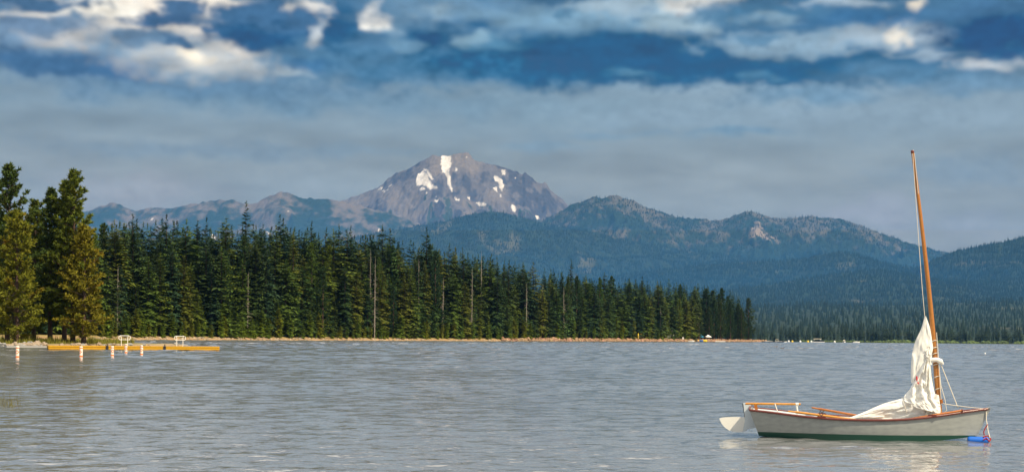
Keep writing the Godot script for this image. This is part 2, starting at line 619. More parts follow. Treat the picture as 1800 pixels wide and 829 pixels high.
func inside(poly: PackedVector2Array, p: Vector2) -> bool:
	return Geometry2D.is_point_in_polygon(p, poly)

func make_mountains() -> void:
	# little conifer for far slopes: three tiers
	var s := Shape.new()
	for k in 3:
		var y0 := 0.12 + 0.26 * k
		var y1 := minf(y0 + 0.42, 1.0)
		var r := 0.21 - 0.055 * k
		for q in 5:
			var a := TAU * q / 5.0 + k
			var b := TAU * (q + 1) / 5.0 + k
			s.tri(Vector3(cos(a) * r, y0, sin(a) * r), Vector3(0, y1, 0), Vector3(cos(b) * r, y0, sin(b) * r))
	for q in 3:
		var a := TAU * q / 3.0
		var b := TAU * (q + 1) / 3.0
		s.quad(Vector3(cos(a) * 0.02, 0, sin(a) * 0.02), Vector3(cos(a) * 0.02, 0.2, sin(a) * 0.02), Vector3(cos(b) * 0.02, 0.2, sin(b) * 0.02), Vector3(cos(b) * 0.02, 0, sin(b) * 0.02), Color(1.2, 0.9, 0.7))
	hill_fir = s.mesh()

	var ground := tinted(1, 1, 1, 0.95)
	var patch := make_noise(61, 1.0 / 420.0, 5)
	var grit := make_noise(62, 1.0 / 90.0, 4)
	var forest_green := Color(0.022, 0.036, 0.022)
	var rock_grey := Color(0.116, 0.102, 0.094)
	var rock_tan := Color(0.178, 0.145, 0.112)
	var rock_dark := Color(0.05, 0.048, 0.052)
	var snow := Color(0.66, 0.60, 0.52)

	# the snow-patched peak
	var peak := [[470, 392], [520, 374], [560, 362], [600, 351], [640, 338], [665, 326], [690, 306], [715, 296], [740, 282], [755, 274], [775, 273], [795, 272], [806, 270], [816, 268], [823, 272], [832, 281], [850, 286], [880, 293], [905, 301], [915, 306], [921, 303], [932, 312], [948, 322], [957, 322], [968, 336], [985, 349], [1000, 363], [1030, 382], [1080, 400]]
	var d_front := 9600.0
	var d_crest := 12000.0
	var power := 1.12
	# snow fields, from their outline on the mountainside to (x, share of the way up)
	var fields := []
	for f in [
		[[776, 273], [792, 273], [793, 290], [789, 304], [792, 318], [796, 338], [790, 332], [786, 314], [777, 303], [774, 290]],
		[[735, 305], [744, 302], [752, 311], [757, 324], [762, 333], [770, 341], [755, 337], [743, 329], [731, 327], [732, 313]],
		[[742, 297], [748, 298], [757, 308], [763, 320], [760, 321], [752, 308]],
		[[868, 308], [874, 312], [883, 318], [885, 328], [882, 342], [877, 336], [877, 326], [869, 320]],
		[[864, 330], [873, 335], [876, 343], [868, 338]],
		[[881, 300], [888, 300], [889, 307], [883, 309]],
		[[878, 346], [881, 347], [882, 357], [879, 354]],
		[[836, 351], [843, 355], [855, 363], [847, 362], [839, 356]],
		[[822, 341], [826, 340], [826, 346], [821, 345]],
		[[800, 344], [807, 347], [808, 350], [802, 349]],
		[[738, 334], [744, 334], [747, 340], [740, 340]],
		[[898, 366], [905, 370], [907, 378], [900, 377]],
		[[941, 375], [946, 377], [948, 384], [942, 382]],
		[[704, 299], [710, 297], [703, 301], [698, 304]],
		[[667, 330], [673, 329], [669, 334], [663, 334]],
		[[672, 334], [683, 336], [681, 338], [671, 336]],
		[[801, 297], [804, 297], [804, 301], [800, 301]],
		[[817, 276], [822, 277], [821, 279]], [[904, 310], [907, 311], [907, 316]],
		[[683, 328], [688, 327], [685, 331]], [[747, 347], [751, 346], [750, 350]], [[765, 354], [768, 353], [768, 356]], [[765, 360], [772, 360], [770, 363], [764, 362]]]:
		var poly := PackedVector2Array()
		for q in f:
			var t := 0.9
			for it in 8:
				var d := lerpf(d_front, d_crest, t)
				var p := at(q[0], q[1], d)
				var px := p.x / d_crest * FOCAL + MID_X
				var crest := at(px, along(peak, px), d_crest).y
				t = clampf(pow(clampf(p.y / crest, 0.0, 1.0), 1.0 / power), 0.0, 1.02)
			poly.append(Vector2(at(q[0], q[1], lerpf(d_front, d_crest, t)).x, t * 2400.0))
		var box := Rect2(poly[0], Vector2.ZERO)
		for p in poly:
			box = box.expand(p)
		fields.append([box.grow(20.0), poly])
	var peak_colour := func(x: float, t: float, h: float, sp: float) -> Color:
		var n := patch.get_noise_2d(x, t * 1500.0)
		var g := grit.get_noise_2d(x, t * 900.0)
		var c := rock_grey.lerp(rock_tan, smoothstep(-0.05, 0.5, n + 0.3 * g) * 0.8)
		c = c.lerp(rock_dark, 0.9 * smoothstep(0.06, 0.34, -n + 0.6 * g + 0.25 * sp))
		var timber := smoothstep(0.60, 0.42, t + 0.22 * n + 0.12 * g)
		c = c.lerp(forest_green * 1.2, timber)
		if t > 0.35 and t < 0.75 and g + 0.5 * n < -0.28:
			c = c.lerp(forest_green * 1.3, 0.85)
		var at2 := Vector2(x + 9.0 * grit.get_noise_2d(x * 3.0, t * 5000.0), t * 2400.0 + 14.0 * g)
		for f in fields:
			if f[0].has_point(at2) and inside(f[1], at2):
				return snow * (0.88 + 0.5 * g)
		return c * (1.0 + 0.25 * grit.get_noise_2d(x * 2.5, t * 3000.0))
	terrain("mountain", "grey volcanic peak with bright snow patches", peak, d_front, d_crest, 14000.0, 0.0, power, 175.0, 560.0, 460, 210, 71, peak_colour, ground)

	# the low range to its left
	var west := [[-60, 392], [60, 380], [120, 376], [160, 367], [185, 360], [197, 356], [210, 362], [240, 370], [262, 364], [300, 365], [345, 357], [380, 352], [405, 351], [415, 354], [440, 358], [462, 348], [490, 338], [505, 340], [525, 347], [560, 349], [590, 352], [620, 358], [700, 380], [760, 402]]
	var west_colour := func(x: float, t: float, h: float, sp: float) -> Color:
		var n := patch.get_noise_2d(x + 3000.0, t * 1500.0)
		var g := grit.get_noise_2d(x, t * 1200.0)
		var c := forest_green.lerp(rock_tan * 0.8, smoothstep(0.70, 1.2, t + 0.6 * n + 0.4 * g))
		if t > 0.62 and t < 0.93 and n * 0.6 + g > 0.74:
			c = snow
		return c
	terrain("mountain_range", "low hazy range of pale ridges beyond the forest", west, 8900.0, 10800.0, 12500.0, 0.0, 1.1, 200.0, 620.0, 420, 120, 73, west_colour, ground)

	# the rocky ridge to the right of the peak
	var ridge := [[880, 425], [930, 398], [965, 380], [985, 370], [1000, 362], [1020, 354], [1040, 347], [1055, 348], [1075, 343], [1092, 347], [1110, 352], [1130, 362], [1150, 369], [1180, 378], [1200, 383], [1230, 385], [1260, 387], [1280, 382], [1300, 375], [1320, 372], [1340, 378], [1360, 383], [1390, 383], [1420, 380], [1450, 383], [1480, 386], [1500, 392], [1530, 404], [1560, 414], [1590, 425], [1620, 433], [1650, 441], [1700, 450], [1800, 470], [1900, 480]]
	var ridge_colour := func(x: float, t: float, h: float, sp: float) -> Color:
		var n := patch.get_noise_2d(x + 9000.0, t * 1100.0)
		var g := grit.get_noise_2d(x * 1.2, t * 1400.0)
		var c := forest_green.lerp(rock_tan, smoothstep(0.34, 0.8, (t - 0.45) + 0.55 * n + 0.5 * g) * 0.48)
		var px := x / 9000.0 * FOCAL + MID_X
		if absf(px - 1315.0) < 46.0 and t > 0.66 and t < 0.92:
			c = c.lerp(Color(0.22, 0.175, 0.13), smoothstep(0.75, 0.2, absf(px - 1318.0) / 46.0 + absf(t - 0.79) / 0.16 - 0.8 * g))
		return c
	terrain("mountain_ridge", "blue hazy ridge with pale rock outcrops", ridge, 7300.0, 9000.0, 10400.0, 0.0, 1.05, 170.0, 430.0, 520, 130, 75, ridge_colour, ground, 16000, 13.0, 0.25, 1.0)

	var woods := func(x: float, t: float, h: float, sp: float) -> Color:
		var n := patch.get_noise_2d(x * 1.4 + 5000.0, t * 900.0)
		var g := grit.get_noise_2d(x, t * 900.0)
		var c := forest_green * (1.0 + 0.5 * g)
		return c.lerp(Color(0.11, 0.10, 0.06), smoothstep(0.30, 0.6, n + 0.4 * g) * 0.6)
	terrain("hill", "rounded forested hill below the snowy peak", [[300, 470], [480, 446], [560, 432], [640, 413], [700, 402], [760, 392], [800, 383], [830, 376], [860, 372], [890, 376], [920, 384], [960, 393], [1000, 402], [1080, 419], [1150, 432], [1200, 439], [1300, 452], [1420, 470], [1560, 490]], 5300.0, 7200.0, 8300.0, 0.0, 1.0, 95.0, 480.0, 420, 110, 77, woods, ground, 30000, 12.0, 0.2, 1.0)
	terrain("hill", "long wooded foothill with a low knob", [[700, 545], [900, 516], [1000, 498], [1100, 482], [1200, 470], [1280, 463], [1340, 459], [1400, 456], [1440, 448], [1475, 443], [1505, 448], [1540, 459], [1600, 470], [1700, 480], [1800, 488], [1950, 500]], 4100.0, 5300.0, 6100.0, 0.0, 0.9, 60.0, 360.0, 380, 90, 79, woods, ground, 30000, 10.0, 0.1, 1.0)
	terrain("hill", "dark forested hill rising behind the mast", [[1380, 552], [1460, 530], [1520, 510], [1570, 492], [1610, 472], [1640, 457], [1670, 445], [1700, 437], [1730, 431], [1760, 426], [1800, 416], [1860, 402], [1950, 388], [2100, 372], [2400, 360]], 3300.0, 4700.0, 5600.0, 0.0, 0.95, 70.0, 380.0, 360, 100, 81, woods, ground, 30000, 9.5, 0.1, 1.0)
	terrain("hill", "low wooded bench above the far shore", [[700, 560], [900, 548], [1100, 530], [1250, 514], [1350, 500], [1430, 488], [1480, 480], [1540, 475], [1590, 482], [1650, 492], [1720, 496], [1800, 490], [1900, 484], [2100, 480]], 2900.0, 4000.0, 4600.0, 0.0, 0.85, 40.0, 300.0, 360, 70, 83, woods, ground, 26000, 9.0, 0.05, 1.0)
	terrain("far_plain", "flat forested shore plain across the lake", [[-2600, 560], [-1200, 556], [700, 552], [1100, 546], [1330, 540], [1420, 536], [1500, 538], [1600, 536], [1700, 532], [1800, 528], [2400, 520], [3800, 520]], 1640.0, 2900.0, 3300.0, 0.15, 1.0, 12.0, 300.0, 320, 60, 85, woods, ground, 26000, 10.0, 0.0, 1.0)

	# smoke-blue haze lying in the basin under the peaks
	for e in [[420.0, 4.4e-5], [190.0, 5.6e-5]]:
		var fog := FogVolume.new()
		fog.name = numbered("valley_haze")
		fog.shape = RenderingServer.FOG_VOLUME_SHAPE_BOX
		fog.size = Vector3(20000.0, e[0], 9000.0)
		fog.position = Vector3(0, e[0] * 0.5 + 1.0, -1400.0 - 4500.0)
		var fm := FogMaterial.new()
		fm.albedo = lin(0.035, 0.35, 0.95)
		fm.density = e[1]
		fog.material = fm
		add_child(fog)
		tag(fog, "thin blue haze lying over the far basin", "haze", "", "stuff")

# ------------------------------------------------------------------ land of the forested point

# shore of the point: photo column, distance of the water's edge, width of the land behind it
const SHORE := [[-900, 420, 400], [-300, 425, 400], [0, 430, 400], [160, 445, 380], [300, 490, 360], [450, 545, 340], [600, 605, 320], [750, 665, 300], [900, 740, 260], [1050, 850, 220], [1150, 950, 170], [1250, 1080, 110], [1320, 1190, 60], [1345, 1230, 26], [1352, 1245, 6]]

func shore_d(px: float) -> float:
	return along(SHORE.map(func(a): return [a[0], a[1]]), px)

func shore_w(px: float) -> float:
	return straight(SHORE.map(func(a): return [a[0], a[2]]), px)

func land_height(v: float, w: float) -> float:
	# v: metres inland, w: how far the land goes
	var h := 0.0
	if v < 2.0:
		h = 0.25 * v
	else:
		h = 0.5 + 0.75 * smoothstep(2.0, 9.0, v) + 0.012 * v
	return minf(h, (w - v) * 0.2 + 0.3)

func make_land() -> void:
	var wob := make_noise(91, 0.05, 4)
	var s := Shape.new()
	var cols := 420
	var vs := [-4.0, -1.0, 0.0, 0.7, 1.4, 2.2, 3.2, 4.5, 6.0, 8.0, 11.0, 16.0, 24.0, 0.35, 0.6, 0.8, 0.95, 1.0]
	var sand := Color(0.36, 0.235, 0.125)
	var wet := Color(0.15, 0.105, 0.065)
	var straw := Color(0.25, 0.20, 0.075)
	var duff := Color(0.085, 0.065, 0.035)
	for j in vs.size():
		for i in cols:
			var px := lerpf(-900.0, 1352.0, float(i) / (cols - 1))
			var w := shore_w(px)
			var v: float = vs[j]
			if j > 12:
				v = maxf(24.0 + (w - 24.0) * v, 24.0 + j * 0.1) if w > 24.0 else 24.0 + j * 0.1
			var d := shore_d(px)
			var p := afloat(px, d)
			var n := wob.get_noise_2d(p.x * 1.2, p.z * 1.2)
			var dir := Vector3(p.x, 0, p.z).normalized()
			var vv := minf(v, w) if j <= 12 else v
			p += dir * (vv + n * 2.2)
			p.y = -0.35 if j == 0 else -0.1 if j == 1 else land_height(vv, w) + 0.22 * n * clampf(vv * 0.3, 0.0, 1.0)
			if j == vs.size() - 1:
				p.y = -0.5
			var g := wob.get_noise_2d(p.x * 5.0, p.z * 5.0)
			var c := wet if vv < 0.5 else sand
			c = c.lerp(straw, smoothstep(3.0, 8.0, vv + 5.0 * g))
			c = c.lerp(duff, smoothstep(10.0, 18.0, vv))
			s.vert(p, c * (1.0 + 0.5 * g))
	s.grid(0, vs.size(), cols)
	tag(part("forest_shore_ground", s.mesh(true), tinted(1, 1, 1, 0.95)), "tan gravel bank and forest floor of the point", "", "", "structure")

# ------------------------------------------------------------------ trees

func fir_crown(h: float, r: float, start: float, whorls: int, thick: float, seed_: int) -> ArrayMesh:
	var g := RandomNumberGenerator.new()
	g.seed = seed_
	var s := Shape.new()
	var lean := g.randf() * TAU
	for i in whorls:
		var t := float(i) / (whorls - 1)
		var y := lerpf(start * h, h * 0.985, pow(t, 0.92))
		var reach := r * (1.0 - exp(-4.6 * (1.0 - t))) * (0.85 + 0.3 * sin(t * 9.0 + lean) * 0.4)
		if t < 0.12:
			reach *= 0.65 + 0.35 * t / 0.12
		reach = maxf(reach, 0.06 * r + 0.2)
		var nb := 9 if t < 0.6 else 7 if t < 0.9 else 5
		for b in nb:
			var az := g.randf() * TAU
			var len := reach * g.randf_range(0.62, 1.15) * thick
			if g.randf() < 0.06:
				len *= 1.3
			var pitch := lerpf(-0.30, 0.55, t * t) + g.randf_range(-0.14, 0.14)
			var dir := Vector3(cos(az) * cos(pitch), sin(pitch), sin(az) * cos(pitch))
			var side := Vector3(-sin(az), 0, cos(az))
			var o := Vector3(0, y + g.randf_range(-0.012, 0.012) * h, 0)
			var steps := 4
			var droop := lerpf(0.26, 0.05, t)
			var k := g.randf_range(0.66, 1.3)
			for q in steps:
				var a := float(q) / steps
				var e := float(q + 1) / steps
				var p0 := o + dir * len * a - Vector3.UP * droop * len * a * a
				var p1 := o + dir * len * e - Vector3.UP * droop * len * e * e
				var w := len * 0.52 * (1.0 - 0.62 * a) * (0.55 + 0.9 * minf(a + 0.15, 0.5)) + 0.12
				for sd in [-1.0, 1.0]:
					var tip: Vector3 = p1 + dir * len * 0.16 * g.randf() + side * sd * w * g.randf_range(0.6, 1.2) - Vector3.UP * w * g.randf_range(0.0, 0.6)
					var kk := k * g.randf_range(0.8, 1.2)
					s.tri(p0, tip, p1, Color(kk * g.randf_range(0.9, 1.12), kk, kk * g.randf_range(0.85, 1.1)))
			var pe := o + dir * len - Vector3.UP * droop * len
			s.tri(pe - dir * len * 0.25 + side * len * 0.1, pe + dir * len * 0.14, pe - dir * len * 0.25 - side * len * 0.1, Color(k, k, k * 0.95))
	# leader
	s.tri(Vector3(-0.10, h * 0.95, 0), Vector3(0, h * 1.01, 0), Vector3(0.10, h * 0.95, 0))
	s.tri(Vector3(0, h * 0.95, -0.10), Vector3(0, h * 1.01, 0), Vector3(0, h * 0.95, 0.10))
	return s.mesh()

func trunk_mesh(h: float, r: float, seed_: int, lean := 0.0) -> ArrayMesh:
	var g := RandomNumberGenerator.new()
	g.seed = seed_
	var s := Shape.new()
	var pts := []
	var radii := []
	for k in 9:
		var t := k / 8.0
		pts.append(Vector3(lean * t * t + g.randf_range(-0.05, 0.05) * r * 6.0 * t, h * t - 0.4 * (1.0 - t), g.randf_range(-0.05, 0.05) * r * 6.0 * t))
		radii.append(r * (1.25 if k == 0 else 1.0) * pow(1.0 - 0.96 * t, 0.8))
	s.tube(pts, radii, 7, Color.WHITE)
	return s.mesh(true)

func pine_crown(h: float, r: float, start: float, branches: int, seed_: int, limbs: Shape, pointed := 0.7) -> ArrayMesh:
	var g := RandomNumberGenerator.new()
	g.seed = seed_
	var s := Shape.new()
	var bump := make_noise(seed_, 1.0, 2)
	for i in branches:
		var t := pow((i + g.randf()) / branches, 0.95)
		var y := lerpf(start, 0.985, t) * h
		var az := i * 2.399 + g.randf_range(-0.5, 0.5)
		var env := pow(1.0 - t, pointed) * (1.0 - 0.35 * pow(1.0 - minf(t * 3.0, 1.0), 2.0))
		env *= 0.86 + 0.55 * bump.get_noise_2d(az * 0.35, t * 5.0)
		var len := maxf(r * env * g.randf_range(0.5, 1.2), 0.35)
		var rise := lerpf(-0.12, 0.75, t) + g.randf_range(-0.15, 0.2)
		var dir := Vector3(cos(az) * cos(rise), sin(rise), sin(az) * cos(rise))
		var o := Vector3(0, y - len * 0.15, 0)
		var bend := g.randf_range(0.05, 0.22)
		if limbs != null:
			limbs.tube([o, o + dir * len * 0.5, o + dir * len * 0.92 + Vector3.UP * len * bend * 0.8], [0.07 * len / r + 0.03, 0.04, 0.015], 4, Color.WHITE, false)
		var tufts := int(3 + len * 1.9)
		var tone := g.randf_range(0.72, 1.28)
		var rust := 1.7 if g.randf() < 0.13 else 1.0
		for q in tufts:
			var a := lerpf(0.42, 1.0, (q + g.randf()) / tufts)
			var c := o + dir * len * a + Vector3.UP * len * bend * a * a
			var spread := len * 0.24 * (1.15 - a)
			c += Vector3(g.randf_range(-1, 1), g.randf_range(-0.35, 0.5), g.randf_range(-1, 1)) * spread
			var size := g.randf_range(0.42, 0.75)
			var k := tone * g.randf_range(0.75, 1.25)
			var warm := g.randf_range(0.9, 1.15) * rust
			for m in 11:
				var d := (Vector3(g.randf_range(-1, 1), g.randf_range(-0.55, 1.0), g.randf_range(-1, 1)) + dir * 0.5).normalized()
				var sd := d.cross(Vector3(g.randf_range(-1, 1), g.randf_range(-1, 1), g.randf_range(-1, 1))).normalized() * size * 0.20
				var kk := k * g.randf_range(0.85, 1.15)
				s.tri(c - sd, c + d * size, c + sd, Color(kk * warm, kk, kk * 0.9))
	return s.mesh()

func foliage(r: float, g: float, b: float) -> StandardMaterial3D:
	var m := tinted(r, g, b, 0.8)
	m.metallic_specular = 0.25
	m.backlight_enabled = true
	m.backlight = Color(0.34, 0.36, 0.16)
	return m

var bark: StandardMaterial3D
var bark_red: StandardMaterial3D
var dead_wood: StandardMaterial3D
var fir_kinds := []
var pine_kinds := []
var leaf_dark := []
var leaf_mid := []
var leaf_young := []

func plant(kind: Dictionary, called: String, label: String, group: String, where: Vector3, height: float, leaf: Material, wide := 1.0, bark_mat: Material = null) -> Node3D:
	var o := thing(called, label, "tree", where, rng.randf() * TAU, group)
	var k := height / float(kind.h)
	part("trunk", kind.trunk, bark if bark_mat == null else bark_mat, o)
	part("crown", kind.crown, leaf, o)
	o.scale = Vector3(k * wide, k, k * wide)
	return o

func land_point(px: float, v: float) -> Vector3:
	var p := afloat(px, shore_d(px))
	var dir := Vector3(p.x, 0, p.z).normalized()
	p += dir * v
	p.y = land_height(v, shore_w(px)) - 0.1
	return p

# top of the canopy in the photograph
const CANOPY := [[-400, 372], [100, 385], [170, 392], [250, 386], [300, 388], [350, 392], [400, 396], [440, 392], [500, 396], [560, 404], [620, 412], [690, 416], [740, 426], [780, 434], [830, 444], [880, 454], [940, 470], [980, 474], [1040, 484], [1100, 490], [1160, 494], [1200, 497], [1240, 500], [1270, 502], [1300, 516], [1322, 534], [1340, 560]]

func make_forest() -> void:
	bark = tinted(0.085, 0.06, 0.045)
	bark_red = tinted(0.085, 0.055, 0.042)
	dead_wood = tinted(0.30, 0.26, 0.22)
	for k in 8:
		var h := 30.0
		var r := [3.3, 3.8, 3.0, 4.1, 3.5, 2.8, 4.4, 3.7][k] as float
		fir_kinds.append({"h": h, "trunk": trunk_mesh(h * 0.93, 0.38, 200 + k), "crown": fir_crown(h, r, [0.03, 0.05, 0.02, 0.03, 0.08, 0.03, 0.02, 0.05][k], [36, 34, 40, 34, 38, 42, 32, 36][k], 1.0, 300 + k)})
	for k in 4:
		var h := 30.0
		var limbs := Shape.new()
		var crown := pine_crown(h, [4.6, 5.2, 4.2, 5.6][k], [0.07, 0.05, 0.10, 0.04][k], 150, 400 + k, limbs, 0.55)
		pine_kinds.append({"h": h, "trunk": trunk_mesh(h, 0.42, 420 + k), "crown": crown})
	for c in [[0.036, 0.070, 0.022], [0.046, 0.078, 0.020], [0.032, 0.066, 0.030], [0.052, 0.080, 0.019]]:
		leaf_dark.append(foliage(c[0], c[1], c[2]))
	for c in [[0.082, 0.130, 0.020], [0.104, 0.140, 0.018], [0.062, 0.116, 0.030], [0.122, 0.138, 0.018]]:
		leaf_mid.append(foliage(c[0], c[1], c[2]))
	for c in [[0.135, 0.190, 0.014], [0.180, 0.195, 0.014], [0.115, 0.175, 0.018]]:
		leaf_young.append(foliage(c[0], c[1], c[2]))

	# tall ones that stand above the rest: column, top row, metres inland
	for e in [[430, 352, 30], [490, 377, 36], [345, 385, 40], [290, 375, 44], [360, 380, 60], [545, 388, 40], [594, 393, 48], [614, 396, 40], [670, 394, 36], [684, 400, 44], [748, 398, 26], [788, 427, 40], [812, 433, 40], [918, 460, 30], [1003, 455, 24], [1128, 485, 30], [230, 388, 50], [390, 395, 60], [460, 392, 55], [640, 412, 60]]:
		var p := land_point(e[0], e[2])
		var top := at(e[0], e[1], -p.z).y
		var k: Dictionary = fir_kinds[rng.randi() % 8]
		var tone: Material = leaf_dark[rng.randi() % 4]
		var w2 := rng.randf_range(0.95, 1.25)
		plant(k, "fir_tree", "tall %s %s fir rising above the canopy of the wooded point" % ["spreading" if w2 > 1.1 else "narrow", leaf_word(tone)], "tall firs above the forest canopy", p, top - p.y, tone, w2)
	# rows from the bank inland
	var rows := [[10.0, 0.34, 0.82], [18.0, 0.58, 1.0], [30.0, 0.70, 1.08]]
	for row in rows:
		var px := -90.0 + rng.randf() * 10.0
		while px < 1322.0:
			var w := shore_w(px)
			var v: float = row[0] * rng.randf_range(0.75, 1.35)
			if v < w * 0.8:
				var p := land_point(px, v)
				var top := at(px, along(CANOPY, px), -p.z).y
				var h := (top - p.y) * rng.randf_range(row[1], row[2])
				var rank: String = ["on the bank edge of", "in the second rank of", "deep in the tall rank of"][rows.find(row)]
				var edge := px > 1225.0
				var kind: Dictionary = pine_kinds[rng.randi() % 4] if edge or rng.randf() < 0.10 else fir_kinds[rng.randi() % 8]
				var leaf: Material = leaf_mid[rng.randi() % 4] if rng.randf() < 0.62 else leaf_dark[rng.randi() % 4]
				if edge:
					leaf = leaf_dark[rng.randi() % 4]
				if kind in pine_kinds:
					var w2 := rng.randf_range(0.85, 1.1) * (1.5 if edge else 1.0)
					plant(kind, "pine_tree", "%s %s pine %s the wooded point" % ["broad" if w2 > (1.45 if edge else 0.98) else "narrow", leaf_word(leaf), rank], "pines of the wooded point", p, h, leaf, w2, bark_red)
				else:
					var w2 := rng.randf_range(1.0, 1.75)
					plant(kind, "conifer", "%s %s conifer %s the wooded point" % ["broad" if w2 > 1.35 else "slim", leaf_word(leaf), rank], "conifers of the wooded point", p, h, leaf, w2)
			px += (FOCAL / shore_d(px)) * (3.2 if px < 1215.0 else 5.2) * rng.randf_range(0.7, 1.5)
	# the wood behind, one mass
	for kk in 3:
		var mm := MultiMesh.new()
		mm.transform_format = MultiMesh.TRANSFORM_3D
		mm.mesh = fir_kinds[kk * 2].crown
		var list := []
		for i in 190:
			var px := rng.randf_range(-300.0, 1300.0)
			var v := rng.randf_range(38.0, 110.0)
			if v > shore_w(px) * 0.85:
				continue
			var p := land_point(px, v)
			var top := at(px, along(CANOPY, px), -p.z).y
			var h := (top - p.y) * rng.randf_range(0.88, 1.02) / 30.0
			list.append(Transform3D(Basis(Vector3.UP, rng.randf() * TAU).scaled(Vector3(h * 1.15, h, h * 1.15)), p))
		mm.instance_count = list.size()
		for i in list.size():
			mm.set_instance_transform(i, list[i])
		var mi := MultiMeshInstance3D.new()
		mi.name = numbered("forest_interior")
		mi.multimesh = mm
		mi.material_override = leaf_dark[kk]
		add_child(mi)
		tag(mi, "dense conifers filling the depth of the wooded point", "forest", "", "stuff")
	# young bright firs along the bank
	for i in 110:
		var px := 172.0 + (i + rng.randf()) * 9.4
		var p := land_point(px, rng.randf_range(3.5, 6.5))
		var h := rng.randf_range(3.0, 10.0) * (1.0 if rng.randf() < 0.75 else 1.25)
		var tone := rng.randi() % 3
		var stout := rng.randf_range(1.2, 1.9)
		var looks := "%s %s %s fir on the gravel bank before the forest" % ["low" if h < 5.0 else "taller" if h > 8.0 else "mid sized", "stout" if stout > 1.55 else "slender", ["bright green", "yellow green", "fresh green"][tone]]
		plant(fir_kinds[[3, 6, 0, 1][rng.randi() % 4]], "young_fir", looks, "young firs along the bank", p, h, leaf_young[tone], stout)
	# grey dead trees
	for e in [[205, 468, 562, 13], [434, 478, 560, 12], [650, 438, 560, 17], [658, 450, 592, 7], [735, 455, 560, 15], [778, 486, 590, 9], [829, 470, 590, 9], [845, 440, 560, 16], [925, 497, 592, 10], [953, 500, 580, 12], [991, 505, 580, 12], [1161, 540, 592, 8]]:
		dead_tree(e[0], e[1], e[3])

func leaf_word(leaf: Material) -> String:
	if leaf in leaf_dark:
		return ["dark green", "dark olive", "dark bluish green", "dark yellowish green"][leaf_dark.find(leaf)]
	return ["fresh green", "yellow green", "cool green", "golden green"][leaf_mid.find(leaf)]

func dead_tree(px: float, top_y: float, v: float) -> void:
	var p := land_point(px, v)
	var h := at(px, top_y, -p.z).y - p.y
	var o := thing("dead_tree", "%s bare grey dead trunk standing in the forest edge" % ("very tall" if h > 24.0 else "tall" if h > 18.0 else "short"), "dead tree", p, rng.randf() * TAU, "dead trees in the forest edge")
	part("trunk", trunk_mesh(h, 0.24, rng.randi(), rng.randf_range(-0.5, 0.5)), dead_wood, o)
	var s := Shape.new()
	for i in 120:
		var y := h * rng.randf_range(0.15, 0.97)
		var az := rng.randf() * TAU
		var len := rng.randf_range(0.5, 2.6) * (1.1 - y / h)
		var a := Vector3(0, y, 0)
		var b := a + Vector3(cos(az), rng.randf_range(-0.5, 0.1), sin(az)) * len
		s.tube([a, b], [0.05, 0.02], 3, Color.WHITE, false)
	part("branches", s.mesh(), dead_wood, o)

# ------------------------------------------------------------------ the near spit with its pines

func spit_edge(x: float) -> float:
	return 0.0

const SPIT := [[-700, 205, 120], [-300, 212, 110], [-60, 216, 100], [0, 220, 80], [60, 226, 66], [120, 232, 50], [170, 237, 34], [220, 243, 20], [280, 252, 10], [330, 262, 4]]

func spit_point(px: float, v: float) -> Vector3:
	var d := along(SPIT.map(func(a): return [a[0], a[1]]), px)
	var w := straight(SPIT.map(func(a): return [a[0], a[2]]), px)
	var p := afloat(px, d)
	p += Vector3(p.x, 0, p.z).normalized() * v
	p.y = spit_height(v, w)
	return p

func spit_height(v: float, w: float) -> float:
	return minf(minf(0.14 * v, 0.35 + 0.012 * v), maxf((w - v) * 0.12, -0.3))

